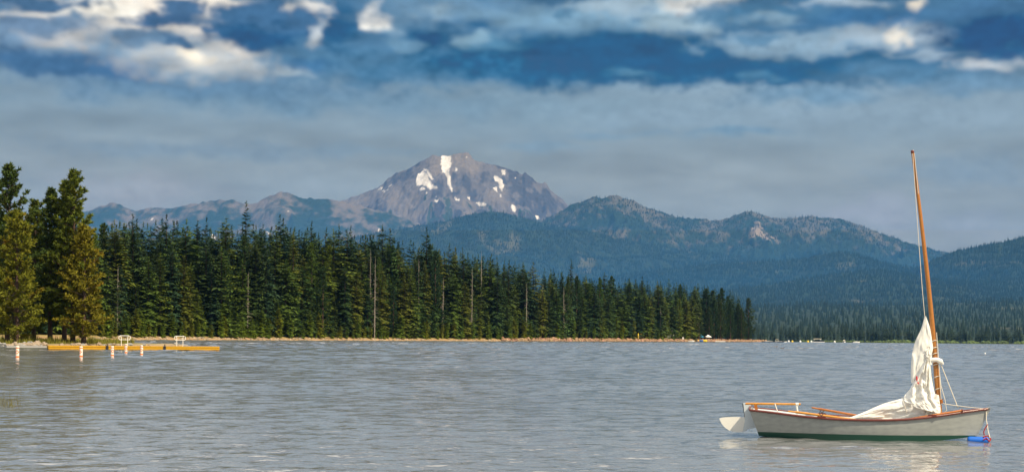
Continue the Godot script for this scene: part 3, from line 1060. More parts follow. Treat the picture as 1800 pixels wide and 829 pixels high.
func make_spit() -> void:
	var wob := make_noise(95, 0.11, 4)
	var s := Shape.new()
	var cols := 200
	var vs := [-3.0, -0.6, 0.0, 0.8, 1.8, 3.0, 5.0, 8.0, 12.0, 18.0, 26.0, 40.0, 70.0, 120.0]
	for j in vs.size():
		for i in cols:
			var px := lerpf(-700.0, 330.0, float(i) / (cols - 1))
			var w := straight(SPIT.map(func(a): return [a[0], a[2]]), px)
			var p := spit_point(px, vs[j])
			var n := wob.get_noise_2d(p.x, p.z)
			if j > 1:
				p.y += 0.10 * n
			else:
				p.y = -0.4 if j == 0 else -0.12
			if vs[j] > w + 3.0:
				p.y = -0.5
			var g := wob.get_noise_2d(p.x * 4.0, p.z * 4.0)
			var c := Color(0.30, 0.22, 0.13).lerp(Color(0.17, 0.165, 0.05), smoothstep(2.0, 7.0, vs[j] + 5.0 * g))
			s.vert(p, c * (1.0 + 0.5 * g))
	s.grid(0, vs.size(), cols)
	tag(part("spit_ground", s.mesh(true), tinted(1, 1, 1, 0.95)), "stony grassy spit of land under the near pines", "", "", "structure")

	# near pines: column, top row, reach in pixels, metres inland, share of bare trunk, leaf tone
	var tones := [foliage(0.110, 0.140, 0.018), foliage(0.160, 0.165, 0.016), foliage(0.190, 0.170, 0.016), foliage(0.060, 0.092, 0.020)]
	var list := [
		[12, 288, 46, 14, 0.10, 3, "tall dark pine at the head of the near spit"],
		[-34, 300, 52, 22, 0.10, 0, "big pine half out of view on the near spit"],
		[28, 372, 40, 6, 0.06, 1, "yellow green pine leaning over the rocks of the near spit"],
		[87, 330, 30, 16, 0.12, 3, "slim dark pine with a bare trunk on the near spit"],
		[112, 318, 34, 12, 0.16, 0, "slender pine between two larger pines on the near spit"],
		[127, 300, 42, 8, 0.14, 0, "tallest pine near the inner end of the yellow dock"],
		[146, 398, 36, 3.5, 0.07, 2, "orange tinged low pine at the end of the spit"],
		[58, 352, 34, 24, 0.08, 0, "green pine behind the others on the near spit"],
	]
	for q in list.size():
		var e: Array = list[q]
		var p := spit_point(e[0], e[3])
		p.y -= 0.05
		var d := -p.z
		var h := at(e[0], e[1], d).y - p.y
		var r: float = 1.4 * e[2] / FOCAL * d
		var o := thing("pine_tree", e[6], "tree", p, rng.randf() * TAU, "")
		var limbs := Shape.new()
		var crown := pine_crown(h, r, e[4], 170, 500 + q, limbs, 0.42)
		var tr := part("trunk", trunk_mesh(h, 0.36, 520 + q, rng.randf_range(-0.3, 0.3)), bark_red, o)
		part("limbs", limbs.mesh(), bark, tr)
		part("crown", crown, tones[e[5]], o)
	# boulders of the spit's edge
	var stone := tinted(0.34, 0.27, 0.2)
	var stone_grey := tinted(0.30, 0.29, 0.27)
	for i in 64:
		var px := rng.randf_range(-20.0, 70.0) if i < 26 else rng.randf_range(60.0, 330.0)
		var p := spit_point(px, rng.randf_range(-0.2, 2.2 if i < 26 else 1.6))
		var r := rng.randf_range(0.18, 0.55) if i < 26 else rng.randf_range(0.12, 0.4)
		p.y = maxf(p.y, 0.0) + r * 0.15
		var o := part("boulder", boulder_mesh(i % 6), stone if i % 3 else stone_grey)
		o.position = p
		o.rotation = Vector3(rng.randf() * 0.4, rng.randf() * TAU, rng.randf() * 0.4)
		o.scale = Vector3(r * rng.randf_range(1.0, 1.7), r * rng.randf_range(0.6, 1.0), r)
		var flat_ := o.scale.y < 0.75 * o.scale.z
		tag(o, "%s %s %s boulder at the water edge of the pine spit%s" % ["large" if r > 0.36 else "small", "flat" if flat_ else "rounded", "brown" if i % 3 else "grey", ", beside the gangway" if px > 15.0 and px < 90.0 else ", among the first rocks" if px <= 15.0 else ""], "boulder", "boulders along the pine spit")
	# grass and low brush
	var gm := Shape.new()
	var gr := RandomNumberGenerator.new()
	gr.seed = 77
	for i in 5200:
		var px := gr.randf_range(-60.0, 235.0)
		var p := spit_point(px, gr.randf_range(2.2, 26.0))
		if p.y < 0.12:
			continue
		var cl := wob.get_noise_2d(p.x * 1.3, p.z * 1.3)
		if cl < -0.12:
			continue
		var hh := gr.randf_range(0.25, 0.6) + maxf(cl, 0.0) * 1.5
		var az := gr.randf() * TAU
		var sd := Vector3(cos(az), 0, sin(az)) * gr.randf_range(0.03, 0.08)
		var k := gr.randf_range(0.7, 1.3)
		gm.tri(p - sd, p + Vector3(gr.randf_range(-0.2, 0.2), hh, gr.randf_range(-0.2, 0.2)), p + sd, Color(0.17 * k, 0.165 * k, 0.028 * k))
	tag(part("grass", gm.mesh(), foliage(1, 1, 1)), "yellow green grass and brush under the near pines", "grass", "", "stuff")

var boulders := []

func boulder_mesh(k: int) -> ArrayMesh:
	if boulders.is_empty():
		for q in 6:
			var n := make_noise(600 + q, 0.8, 2)
			var s := Shape.new()
			for j in 7:
				var el := PI * j / 6.0 - PI / 2
				for i in 10:
					var az := TAU * i / 10.0
					var p := Vector3(cos(el) * cos(az), sin(el), cos(el) * sin(az))
					s.vert(p * (1.0 + 0.55 * n.get_noise_3d(p.x * 1.2, p.y * 1.2, p.z * 1.2)), Color.WHITE * (1.0 + 0.5 * n.get_noise_3d(p.x * 4.0, p.y * 4.0, p.z * 4.0)))
			s.grid(0, 7, 10, true)
			boulders.append(s.mesh(false))
	return boulders[k]

# ------------------------------------------------------------------ far shore

func scatter(called: String, label: String, mesh: Mesh, mat: Material, list: Array, tints: Array = [], category := "forest") -> void:
	var mm := MultiMesh.new()
	mm.transform_format = MultiMesh.TRANSFORM_3D
	mm.use_colors = not tints.is_empty()
	mm.mesh = mesh
	mm.instance_count = list.size()
	for i in list.size():
		mm.set_instance_transform(i, list[i])
		if not tints.is_empty():
			mm.set_instance_color(i, tints[i])
	var mi := MultiMeshInstance3D.new()
	mi.name = numbered(called)
	mi.multimesh = mm
	mi.material_override = mat
	add_child(mi)
	tag(mi, label, category, "", "stuff")

func make_far_shore() -> void:
	var fir := fir_crown(20.0, 2.5, 0.08, 16, 1.1, 910)
	for band in 2:
		var list := []
		var tints := []
		var count := 950 if band == 0 else 1300
		for i in count:
			var px := rng.randf_range(560.0, 2100.0)
			var d := (1655.0 + 60.0 * rng.randf() * rng.randf()) if band == 0 else rng.randf_range(1720.0, 2300.0)
			var p := afloat(px, d, 0.3 + (d - 1650.0) * 0.02)
			var h := rng.randf_range(0.55, 1.1) * (0.85 if band == 0 else 0.9)
			list.append(Transform3D(Basis(Vector3.UP, rng.randf() * TAU).scaled(Vector3(h, h, h)), p))
			var k := rng.randf_range(0.7, 1.3)
			tints.append(Color(k, k, k))
		scatter("far_forest", "dim conifer wood along the far shore of the lake", fir, foliage(0.032, 0.052, 0.024), list, tints)
	var bush := boulder_mesh(0)
	var low := []
	var tn := []
	for i in 300:
		var px := rng.randf_range(1400.0, 2100.0)
		var p := afloat(px, rng.randf_range(1630.0, 1642.0), 0.4)
		var r := rng.randf_range(1.0, 2.6) * (1.0 if px > 1560.0 else 0.6)
		low.append(Transform3D(Basis(Vector3.UP, rng.randf() * TAU).scaled(Vector3(r * 1.5, r, r)), p))
		var k := rng.randf_range(0.7, 1.2)
		tn.append(Color(k, k, k))
	scatter("willow_thicket", "pale green willow thicket at the far waterline", bush, tinted(0.085, 0.12, 0.04), low, tn, "bushes")

# ------------------------------------------------------------------ the skiff

const PX := 0.01164    # metres per photo pixel at the skiff

func bp(px: float, py: float, z := 0.0) -> Vector3:
	return Vector3((px - 1322.0) * PX, (771.0 - py) * PX, z)

var skiff_at: Transform3D

func in_skiff(o: Node3D) -> void:
	o.transform = skiff_at * o.transform

func wood(r: float, g: float, b: float, seed_: int) -> StandardMaterial3D:
	var m := paint(1, 1, 1, 0.32, 0.5)
	m.albedo_texture = speckle(seed_, 0.03, lin(r * 0.62, g * 0.55, b * 0.5), lin(r * 1.3, g * 1.3, b * 1.3), 256)
	m.uv1_triplanar = true
	m.uv1_scale = Vector3(1.2, 9.0, 9.0)
	m.clearcoat_enabled = true
	m.clearcoat = 0.4
	m.clearcoat_roughness = 0.2
	return m

func rope(pts: Array, r: float, sag := 0.0) -> ArrayMesh:
	var s := Shape.new()
	var out := []
	for i in pts.size() - 1:
		for k in 8:
			var t := k / 8.0
			var p: Vector3 = pts[i].lerp(pts[i + 1], t)
			p.y -= sag * 4.0 * t * (1.0 - t)
			out.append(p)
	out.append(pts[-1])
	s.tube(out, [r], 6)
	return s.mesh(true)

const LEN := 4.72
func hull_sheer(t: float) -> Vector3:
	var y := along([[0.0, 0.565], [0.1, 0.525], [0.2, 0.475], [0.35, 0.425], [0.5, 0.415], [0.65, 0.438], [0.78, 0.505], [0.9, 0.59], [1.0, 0.655]], t)
	var z := along([[0.0, 0.50], [0.15, 0.60], [0.35, 0.69], [0.55, 0.68], [0.72, 0.53], [0.86, 0.29], [0.95, 0.11], [1.0, 0.012]], t)
	return Vector3(t * LEN, y, z)

func hull_chine(t: float) -> Vector3:
	var y := along([[0.0, 0.035], [0.15, -0.03], [0.4, -0.10], [0.6, -0.09], [0.76, -0.025], [0.88, 0.035], [1.0, 0.10]], t)
	var z := along([[0.0, 0.30], [0.15, 0.41], [0.3, 0.53], [0.5, 0.585], [0.65, 0.51], [0.8, 0.305], [0.9, 0.15], [0.97, 0.045], [1.0, 0.01]], t)
	return Vector3(lerpf(0.19, LEN - 0.22, t), y, z)

func make_skiff() -> void:
	var d := 32.6
	var c := on_water(1524.0, 771.0)
	var a := atan2(c.x, -c.z)
	var turn := -a + 0.02
	var b := Basis(Vector3.UP, turn)
	skiff_at = Transform3D(b, c - b * Vector3(LEN * 0.5 - 0.015, 0, 0))
	var o := thing("sailing_skiff", "grey open sailing skiff with green bottom and lowered white sail", "sailboat")
	o.transform = skiff_at
	var grey := paint(0.385, 0.405, 0.39, 0.38, 0.5)
	grey.albedo_texture = speckle(801, 0.02, Color(0.82, 0.83, 0.84), Color(1, 1, 1), 256)
	grey.uv1_triplanar = true
	grey.uv1_scale = Vector3(0.8, 2.0, 0.8)
	var inner := paint(0.56, 0.62, 0.66, 0.5, 0.4)
	var green := paint(0.006, 0.055, 0.038, 0.35, 0.5)
	var mahogany := wood(0.15, 0.028, 0.018, 802)
	var spruce := wood(0.62, 0.28, 0.035, 803)
	var fir := wood(0.45, 0.15, 0.022, 804)
	var white := paint(0.78, 0.77, 0.72, 0.5, 0.4)
	var line_white := paint(0.66, 0.62, 0.54, 0.9, 0.2)
	var iron := paint(0.05, 0.05, 0.055, 0.4, 0.5)
	var steel := paint(0.5, 0.5, 0.5, 0.3, 0.5)
	steel.metallic = 0.8
	var n := 48
	var boot := 0.118
	# planking, paint below it, lining
	for side in [1.0, -1.0]:
		var top := Shape.new()
		var low := Shape.new()
		var lining := Shape.new()
		var rail := Shape.new()
		for j in n + 1:
			var t := float(j) / n
			var sh := hull_sheer(t)
			var chn := hull_chine(t)
			var k := clampf((boot - chn.y) / (sh.y - chn.y), 0.0, 1.0)
			var mid := chn.lerp(sh, k)
			var bulge := Vector3(0, 0, 0.02 * sin(PI * t))
			for q in [[mid, top], [mid.lerp(sh, 0.5) + bulge, top], [sh, top], [chn, low], [mid, low]]:
				q[1].vert(Vector3(q[0].x, q[0].y, q[0].z * side))
			for q in [sh, chn]:
				lining.vert(Vector3(lerpf(q.x, LEN * 0.5, 0.008), q.y - 0.004 + (0.03 if q == chn else 0.0), maxf(q.z - 0.022, 0.0) * side))
			# rail: a small rounded bar outside and on top of the sheer
			var w := 0.021
			for q in [Vector2(-0.022, 0.0), Vector2(-0.018, w), Vector2(0.024, w + 0.003), Vector2(w + 0.018, w * 0.4), Vector2(w + 0.018, -w * 0.9), Vector2(0.006, -w * 1.2)]:
				rail.vert(Vector3(sh.x, sh.y + q.y, (sh.z + q.x) * side))
		top.grid(0, n + 1, 3)
		low.grid(0, n + 1, 2)
		lining.grid(0, n + 1, 2)
		rail.grid(0, n + 1, 6, true)
		part("topside", top.mesh(true), grey, o)
		part("bottom_paint", low.mesh(true), green, o)
		part("inner_planking", lining.mesh(true), inner, o)
		part("gunwale", rail.mesh(true), mahogany, o)
	var fl := Shape.new()
	var so := Shape.new()
	for j in n + 1:
		var chn := hull_chine(float(j) / n)
		fl.vert(chn)
		fl.vert(Vector3(chn.x, chn.y, -chn.z))
		so.vert(Vector3(chn.x, chn.y + 0.035, maxf(chn.z - 0.02, 0.0)))
		so.vert(Vector3(chn.x, chn.y + 0.035, -maxf(chn.z - 0.02, 0.0)))
	fl.grid(0, n + 1, 2)
	so.grid(0, n + 1, 2)
	part("bottom", fl.mesh(true), green, o)
	part("sole", so.mesh(true), inner, o)
	# transom
	var tr := Shape.new()
	var s0 := hull_sheer(0.0)
	var c0 := hull_chine(0.0)
	var tv := [Vector3(c0.x, c0.y, -c0.z), Vector3(c0.x, c0.y, c0.z), s0, Vector3(s0.x, s0.y + 0.03, 0.24), Vector3(s0.x, s0.y + 0.03, -0.24), Vector3(s0.x, s0.y, -s0.z)]
	for dx in [0.0, 0.028]:
		for k in range(1, 5):
			tr.tri(tv[0] + Vector3(dx, 0, 0), tv[k] + Vector3(dx, 0, 0), tv[k + 1] + Vector3(dx, 0, 0))
	for k in 6:
		tr.quad(tv[k], tv[(k + 1) % 6], tv[(k + 1) % 6] + Vector3(0.028, 0, 0), tv[k] + Vector3(0.028, 0, 0))
	part("transom", tr.mesh(), grey, o)
	var cap := Shape.new()
	cap.tube([Vector3(0.005, s0.y + 0.012, s0.z + 0.01), Vector3(-0.005, s0.y + 0.045, 0.24), Vector3(-0.005, s0.y + 0.045, -0.24), Vector3(0.005, s0.y + 0.012, -s0.z - 0.01)], [0.022], 8)
	part("transom_cap", cap.mesh(true), mahogany, o)
	# stem, breasthook and bow fitting
	var st := Shape.new()
	st.slab(PackedVector2Array([Vector2(LEN - 0.04, 0.68), Vector2(LEN + 0.03, 0.69), Vector2(LEN + 0.03, 0.62), Vector2(LEN - 0.10, 0.33), Vector2(LEN - 0.20, 0.12), Vector2(LEN - 0.30, 0.085), Vector2(LEN - 0.24, 0.13), Vector2(LEN - 0.12, 0.36)]), -0.016, 0.016)
	part("stem", st.mesh(), grey, o)
	var bh := Shape.new()
	var q0 := hull_sheer(0.985)
	var q1 := hull_sheer(0.90)
	for y in [0.0, -0.02]:
		bh.quad(Vector3(q1.x, q1.y + y + 0.008, q1.z - 0.01), Vector3(q0.x, q0.y + y + 0.008, q0.z), Vector3(q0.x, q0.y + y + 0.008, -q0.z), Vector3(q1.x, q1.y + y + 0.008, -q1.z + 0.01))
	part("breasthook", bh.mesh(), mahogany, o)
	var fit := Shape.new()
	fit.box(Vector3(LEN - 0.05, 0.665, -0.035), Vector3(LEN + 0.05, 0.68, 0.035))
	fit.box(Vector3(LEN + 0.02, 0.60, -0.02), Vector3(LEN + 0.042, 0.668, 0.02))
	part("bow_fitting", fit.mesh(), steel, o)
	# thwarts
	for x in [0.62, 1.85, 3.0, 3.78]:
		var t: float = x / LEN
		var y := hull_sheer(t).y - (0.13 if x < 3.5 else 0.05)
		var up := (y - 0.03 - hull_chine(t).y) / (hull_sheer(t).y - hull_chine(t).y)
		var hw := minf(lerpf(hull_chine(t - 0.03).z, hull_sheer(t - 0.03).z, up), lerpf(hull_chine(t + 0.03).z, hull_sheer(t + 0.03).z, up)) - 0.03
		var th := Shape.new()
		th.box(Vector3(x - 0.13, y - 0.025, -hw), Vector3(x + 0.13, y, hw))
		part("thwart", th.mesh(), inner, o)
	# rudder
	var ru := Node3D.new()
	ru.name = "rudder"
	o.add_child(ru, true)
	var stock := Shape.new()
	stock.slab(poly2([[1309, 712], [1322, 712], [1324, 722], [1329, 738], [1334, 752], [1330, 756], [1318, 757], [1315, 762], [1309, 763], [1312, 745], [1312, 735]]), -0.018, 0.018)
	part("rudder_stock", stock.mesh(), inner, ru)
	var edge := Shape.new()
	edge.tube([bp(1308.4, 713), bp(1312, 735), bp(1312.4, 745), bp(1309, 762)], [0.012], 6)
	part("leading_edge", edge.mesh(true), iron, ru)
	var bl := Shape.new()
	var blade_line := [[1267, 740.5], [1270, 739], [1280, 737.6], [1295, 737], [1312, 737.2], [1312.4, 746], [1309.6, 762.6], [1303, 764], [1294, 763.8], [1285, 761.5], [1277, 756], [1271, 749]]
	bl.slab(poly2(blade_line), -0.011, 0.011)
	part("blade", bl.mesh(), white, ru)
	var ti := Shape.new()
	ti.tube([bp(1313, 713.5), bp(1345, 713), bp(1409.5, 712.5)], [0.026, 0.024, 0.021], 10)
	part("tiller", ti.mesh(true), spruce, ru)
	var kn := Shape.new()
	kn.slab(poly2([[1328, 715], [1333.5, 715], [1335.5, 727], [1330.5, 727]]), -0.02, 0.02)
	part("tiller_post", kn.mesh(), fir, o)
	part("tiller_line", rope([bp(1364.5, 712, 0.03), bp(1368, 721, 0.12), bp(1373, 730, 0.35)], 0.010), line_white, o)
	var wrap := Shape.new()
	for k in 5:
		wrap.tube([bp(1401 + k * 1.1, 710.5, 0.01), bp(1401.5 + k, 713, 0.03), bp(1401.4 + k * 1.1, 716, 0.0), bp(1401 + k * 1.1, 713, -0.03), bp(1401 + k * 1.1, 710.5, 0.01)], [0.008], 5)
	wrap.tube([bp(1402.5, 715, 0.03), bp(1404, 724, 0.04), bp(1405, 734, 0.06)], [0.016, 0.018, 0.022], 6)
	part("tiller_lashing", wrap.mesh(true), white, o)
	# mast
	var mast_pts := []
	var mast_r := []
	var foot := bp(1649, 752)
	var head := bp(1597.0, 271)
	for k in 17:
		var t := k / 16.0
		var p := foot.lerp(head, t)
		p.x += 0.045 * sin(PI * t)
		mast_pts.append(p)
		mast_r.append(lerpf(0.058, 0.030, pow(t, 1.2)))
	var ms := Shape.new()
	ms.tube(mast_pts, mast_r, 14)
	var mast := part("mast", ms.mesh(true), wood(0.42, 0.175, 0.038, 805), o)
	var tip := Shape.new()
	tip.tube([head + Vector3(0, -0.02, 0), head + Vector3(-0.004, 0.035, 0)], [0.036, 0.034], 10)
	part("mast_cap", tip.mesh(true), mahogany, mast)
	for y in [600.0, 612.0, 622.0, 641.0, 662.0, 683.0, 702.0]:
		var cpt := mast_line(mast_pts, y)
		var ring := []
		for k in 13:
			var an := TAU * k / 12.0
			ring.append(cpt + Vector3(cos(an) * 0.058, sin(an) * 0.02 + 0.02 * cos(an), sin(an) * 0.058))
		var rs := Shape.new()
		rs.tube(ring, [0.009], 5)
		part("mast_lashing", rs.mesh(true), line_white, mast)
	make_sail(o, mast_pts)
	part("halyard", rope([bp(1597, 274, 0.035), bp(1602, 340, 0.04), bp(1609, 430, 0.04), bp(1615.5, 510, 0.04), bp(1620, 556, 0.03)], 0.0065), line_white, o)
	part("halyard", rope([bp(1600, 273, 0.03), bp(1607, 344, 0.045)], 0.006), line_white, o)
	part("forestay", rope([bp(1643.5, 628, 0.04), bp(1677.5, 714, 0.0)], 0.0095), line_white, o)
	part("bow_line", rope([bp(1652, 707, 0.03), bp(1726, 715, 0.0)], 0.008, 0.01), line_white, o)
	part("downhaul", rope([bp(1644, 640, 0.06), bp(1648, 675, 0.07), bp(1655, 700, 0.08), bp(1658, 719, 0.06), bp(1654, 722, 0.04)], 0.0075), line_white, o)
	part("halyard_tail", rope([bp(1640, 584, 0.03), bp(1643, 620, 0.06), bp(1646, 660, 0.07), bp(1649, 708, 0.07)], 0.0075), line_white, o)
	var bk := Shape.new()
	bk.slab(poly2([[1647, 700], [1651, 699], [1652, 706], [1648, 707]]), 0.05, 0.08)
	part("block", bk.mesh(), fir, o)
	# oarlock pads on both rails
	for x in [1446.0, 1632.0]:
		for side in [1.0, -1.0]:
			var t: float = (x - 1322.0) * PX / LEN
			var sh := hull_sheer(t)
			var pd := Shape.new()
			pd.slab(PackedVector2Array([Vector2(-0.11, -0.018), Vector2(0.11, -0.018), Vector2(0.07, 0.022), Vector2(-0.07, 0.022)]), -0.03, 0.04)
			var pm := part("oarlock_pad", pd.mesh(), mahogany, o)
			pm.position = Vector3(sh.x, sh.y + 0.02, (sh.z) * side)
			if x < 1500.0:
				var lk := Shape.new()
				lk.tube([Vector3(-0.035, 0.105, 0), Vector3(-0.032, 0.055, 0), Vector3(0, 0.035, 0), Vector3(0.032, 0.055, 0), Vector3(0.035, 0.105, 0)], [0.009], 6)
				lk.tube([Vector3(0, 0.04, 0), Vector3(0, 0.0, 0)], [0.011], 6)
				part("oarlock", lk.mesh(true), iron, pm)
	# things lying in the skiff
	var oar1 := oar("yellow varnished oar resting in the oarlock of the skiff", spruce)
	lay(oar1, bp(1389, 722.8, 0.60), bp(1560, 742.5, 0.34))
	var oar2 := oar("orange varnished oar lying across the far rail of the skiff", fir)
	lay(oar2, bp(1428, 720, -0.55), bp(1600, 747, -0.30))
	var sp := Shape.new()
	sp.tube([Vector3(0, 0, 0), Vector3(0.8, 0, 0), Vector3(1.62, 0, 0)], [0.019, 0.024, 0.021], 10)
	var spar := thing("sprit_spar", "slim orange wooden spar lying along the foredeck rail", "spar")
	part("pole", sp.mesh(true), fir, spar)
	var tip2 := Shape.new()
	tip2.tube([Vector3(1.60, 0, 0), Vector3(1.635, 0, 0)], [0.025], 10)
	part("end_ferrule", tip2.mesh(true), mahogany, spar)
	lay(spar, bp(1549, 741.5, 0.60), bp(1687, 716.5, 0.26))
	# mooring float and painter
	var fo := thing("mooring_buoy", "blue cylindrical mooring float under the bow of the skiff", "buoy")
	fo.transform = skiff_at * Transform3D(Basis(), bp(1693, 768.5, 0.10))
	var fb := Shape.new()
	fb.tube([Vector3(0, 0, 0), Vector3(0.012, 0, 0), Vector3(0.05, 0, 0), Vector3(0.36, 0, 0), Vector3(0.40, 0, 0), Vector3(0.415, 0, 0)], [0.035, 0.062, 0.072, 0.072, 0.06, 0.03], 14)
	part("float", fb.mesh(true), paint(0.012, 0.14, 0.62, 0.4, 0.5), fo)
	var red := paint(0.33, 0.035, 0.035, 0.8, 0.3)
	part("rope_becket", rope([Vector3(0.30, 0.06, 0.05), Vector3(0.33, 0.08, 0.02), Vector3(0.40, 0.09, 0.0), Vector3(0.45, 0.03, 0.02), Vector3(0.42, -0.02, 0.05), Vector3(0.36, 0.05, 0.07), Vector3(0.30, 0.01, 0.08)], 0.013), red, fo)
	var ch := part("mooring_rope", rope([bp(1724, 718, 0.03), bp(1724.5, 735, 0.04), bp(1726, 743, 0.06), bp(1727, 752, 0.08), bp(1730, 764, 0.12)], 0.012), line_white)
	in_skiff(ch)
	tag(ch, "pale mooring rope hanging from the bow of the skiff", "rope")
	var rd := part("mooring_rope", rope([bp(1727, 741, 0.06), bp(1723, 747, 0.07), bp(1720, 754, 0.08), bp(1721, 760, 0.08)], 0.011), red)
	in_skiff(rd)
	tag(rd, "red rope end looped at the skiff's bow line", "rope")

func mast_line(pts: Array, py: float) -> Vector3:
	var y := (771.0 - py) * PX
	for i in pts.size() - 1:
		if pts[i + 1].y >= y:
			return pts[i].lerp(pts[i + 1], (y - pts[i].y) / (pts[i + 1].y - pts[i].y))
	return pts[-1]

func poly2(list: Array) -> PackedVector2Array:
	var out := PackedVector2Array()
	for q in list:
		out.append(Vector2((q[0] - 1322.0) * PX, (771.0 - q[1]) * PX))
	return out

func oar(label: String, mat: Material) -> Node3D:
	var o := thing("oar", label, "oar", Vector3.ZERO, 0.0, "oars in the skiff")
	var s := Shape.new()
	s.tube([Vector3(0, 0, 0), Vector3(0.14, 0, 0), Vector3(0.16, 0, 0), Vector3(0.7, 0, 0), Vector3(1.45, 0, 0)], [0.017, 0.018, 0.025, 0.026, 0.02], 10)
	part("shaft", s.mesh(true), mat, o)
	var b := Shape.new()
	b.slab(PackedVector2Array([Vector2(1.42, -0.02), Vector2(1.6, -0.06), Vector2(2.0, -0.07), Vector2(2.02, 0.0), Vector2(2.0, 0.07), Vector2(1.6, 0.06), Vector2(1.42, 0.02)]), -0.008, 0.008)
	var bm := part("blade", b.mesh(), mat, o)
	bm.rotation.x = PI / 2
	return o

func lay(o: Node3D, from: Vector3, to: Vector3) -> void:
	var x := (to - from).normalized()
	var z := x.cross(Vector3.UP).normalized()
	var y := z.cross(x)
	o.transform = skiff_at * Transform3D(Basis(x, y, z), from)

func make_sail(o: Node3D, mast_pts: Array) -> void:
	var cloth := paint(0.83, 0.82, 0.78, 0.75, 0.3)
	cloth.backlight_enabled = true
	cloth.backlight = Color(0.5, 0.47, 0.40)
	var rumple := make_noise(851, 1.0, 3)
	# three runs of the same cloth: the hanging head, the drape gathered at the mast, the roll along the boat
	var head := cloth_sheet(
		[[1620, 556], [1614, 578], [1605, 598], [1599.5, 620], [1597.5, 645], [1598, 672]],
		[[1622, 556], [1629, 576], [1632.5, 597], [1634, 614], [1626, 640], [1610, 672]], 70, 26, 1.6, 0.022, 0.02, 0.10, 0.05, rumple, 0.0)
	var sail := part("sail", head, cloth, o)
	part("sail_drape", cloth_sheet(
		[[1622, 630], [1612, 646], [1604, 664], [1596, 682], [1585, 697], [1589, 709]],
		[[1629, 628], [1631, 650], [1634, 672], [1638, 690], [1645, 708], [1647, 724]], 80, 60, 2.8, 0.085, 0.06, 0.24, 0.14, rumple, 3.0), cloth, sail)
	part("sail_drape", cloth_sheet(
		[[1588, 696], [1592, 708], [1594, 716], [1597, 724], [1600, 731]],
		[[1640, 690], [1646, 706], [1647, 714], [1646, 722], [1640, 730]], 30, 60, 2.6, 0.07, 0.14, 0.16, 0.12, rumple, 7.0), cloth, sail)
	part("sail_roll", cloth_sheet(
		[[1612, 696], [1598, 695], [1584, 698.5], [1572, 702], [1556, 707], [1538, 714.5], [1516, 725], [1494, 734]],
		[[1624, 733], [1612, 735], [1596, 737], [1578, 738.5], [1558, 739.5], [1540, 740], [1520, 740], [1497, 739]], 90, 40, 1.7, 0.035, 0.20, 0.05, 0.14, rumple, 11.0), cloth, sail)
	part("sail_collar", cloth_sheet(
		[[1621, 612], [1617, 618], [1618, 626], [1622, 633], [1624, 640]],
		[[1631, 604], [1630, 610], [1629, 617], [1632, 626], [1633, 640]], 40, 24, 1.6, 0.030, 0.08, 0.12, 0.05, rumple, 15.0), cloth, sail)
	# the loose foot of the sail hanging at the mast
	var f := Shape.new()
	var rows := 20
	var colsn := 18
	for j in rows + 1:
		var t := float(j) / rows
		for i in colsn + 1:
			var v := float(i) / colsn
			var a := Vector2(1638, 690).lerp(Vector2(1602, 733.5), t)
			var b := Vector2(1644.5, 692).lerp(Vector2(1648.5, 722), t)
			var q := a.lerp(b, v)
			q.y -= 4.0 * sin(PI * v) * t * t
			f.vert(bp(q.x, q.y, 0.25 + 0.05 * sin(PI * v) - 0.10 * v + 0.035 * sin(v * 9.0 + t * 3.0) * t + 0.04 * rumple.get_noise_2d(t * 2.0, v * 2.0)))
	f.grid(0, rows + 1, colsn + 1)
	part("sail_foot", f.mesh(true), cloth, sail)
	var kn := Shape.new()
	kn.tube([bp(1627, 634, 0.10), bp(1633, 632, 0.13), bp(1640, 631, 0.12), bp(1647, 634, 0.07), bp(1652, 639, 0.03)], [0.035, 0.05, 0.045, 0.055, 0.015], 9)
	part("sail_knot", kn.mesh(true), cloth, sail)
	var tie := paint(0.66, 0.62, 0.54, 0.9, 0.2)
	part("sail_tie", rope([bp(1583, 697.5, 0.10), bp(1585, 706, 0.29), bp(1588, 716, 0.33), bp(1591, 726, 0.28), bp(1593, 733, 0.14)], 0.008), tie, sail)
	part("telltale", rope([bp(1606.5, 660, 0.24), bp(1607, 667, 0.26), bp(1609.5, 673, 0.26)], 0.013), paint(0.6, 0.02, 0.03, 0.8, 0.3), sail)

# a sheet of cloth between two edges, bellied towards +z and creased along its run
func cloth_sheet(left: Array, right: Array, nu: int, nv: int, folds: float, deep: float, z0: float, z1: float, belly: float, rumple: FastNoiseLite, key: float) -> ArrayMesh:
	var s := Shape.new()
	var m := left.size() - 1
	var m2 := right.size() - 1
	var lx := enumerated(left, 0)
	var ly := enumerated(left, 1)
	var rx := enumerated(right, 0)
	var ry := enumerated(right, 1)
	for j in nu + 1:
		var t := float(j) / nu
		for i in nv + 1:
			var v := float(i) / nv
			var p := bp(lerpf(along(lx, t * m), along(rx, t * m2), v), lerpf(along(ly, t * m), along(ry, t * m2), v))
			var round_ := sqrt(maxf(sin(PI * v), 0.0))
			var w := rumple.get_noise_2d(t * 1.4 + key, v * 1.3)
			var ph := folds * v + 1.0 * w + 0.15 * sin(t * 4.0 + key)
			var ridge := 1.0 - 2.0 * absf(ph - floorf(ph) - 0.5) * 2.0        # sharp crease, flat flank
			var soft := sin(TAU * ph)
			var crease := 0.55 * soft + 0.45 * ridge
			var w2 := rumple.get_noise_2d(t * 5.0 + key * 3.0, v * 2.2 + 6.0)
			var pinch := 1.0 - absf(rumple.get_noise_2d(t * 7.0 - v * 3.0 + key, v * 6.0 + t * 2.0)) * 2.6
			p.z = lerpf(z0, z1, t) + belly * round_ + deep * crease * (0.35 + 0.65 * sin(PI * clampf(t, 0.0, 1.0))) + deep * 0.26 * w2 + deep * 0.10 * maxf(pinch, 0.0)
			p.y += 0.012 * w2 * round_
			s.vert(p)
	s.grid(0, nu + 1, nv + 1)
	return s.mesh(true)

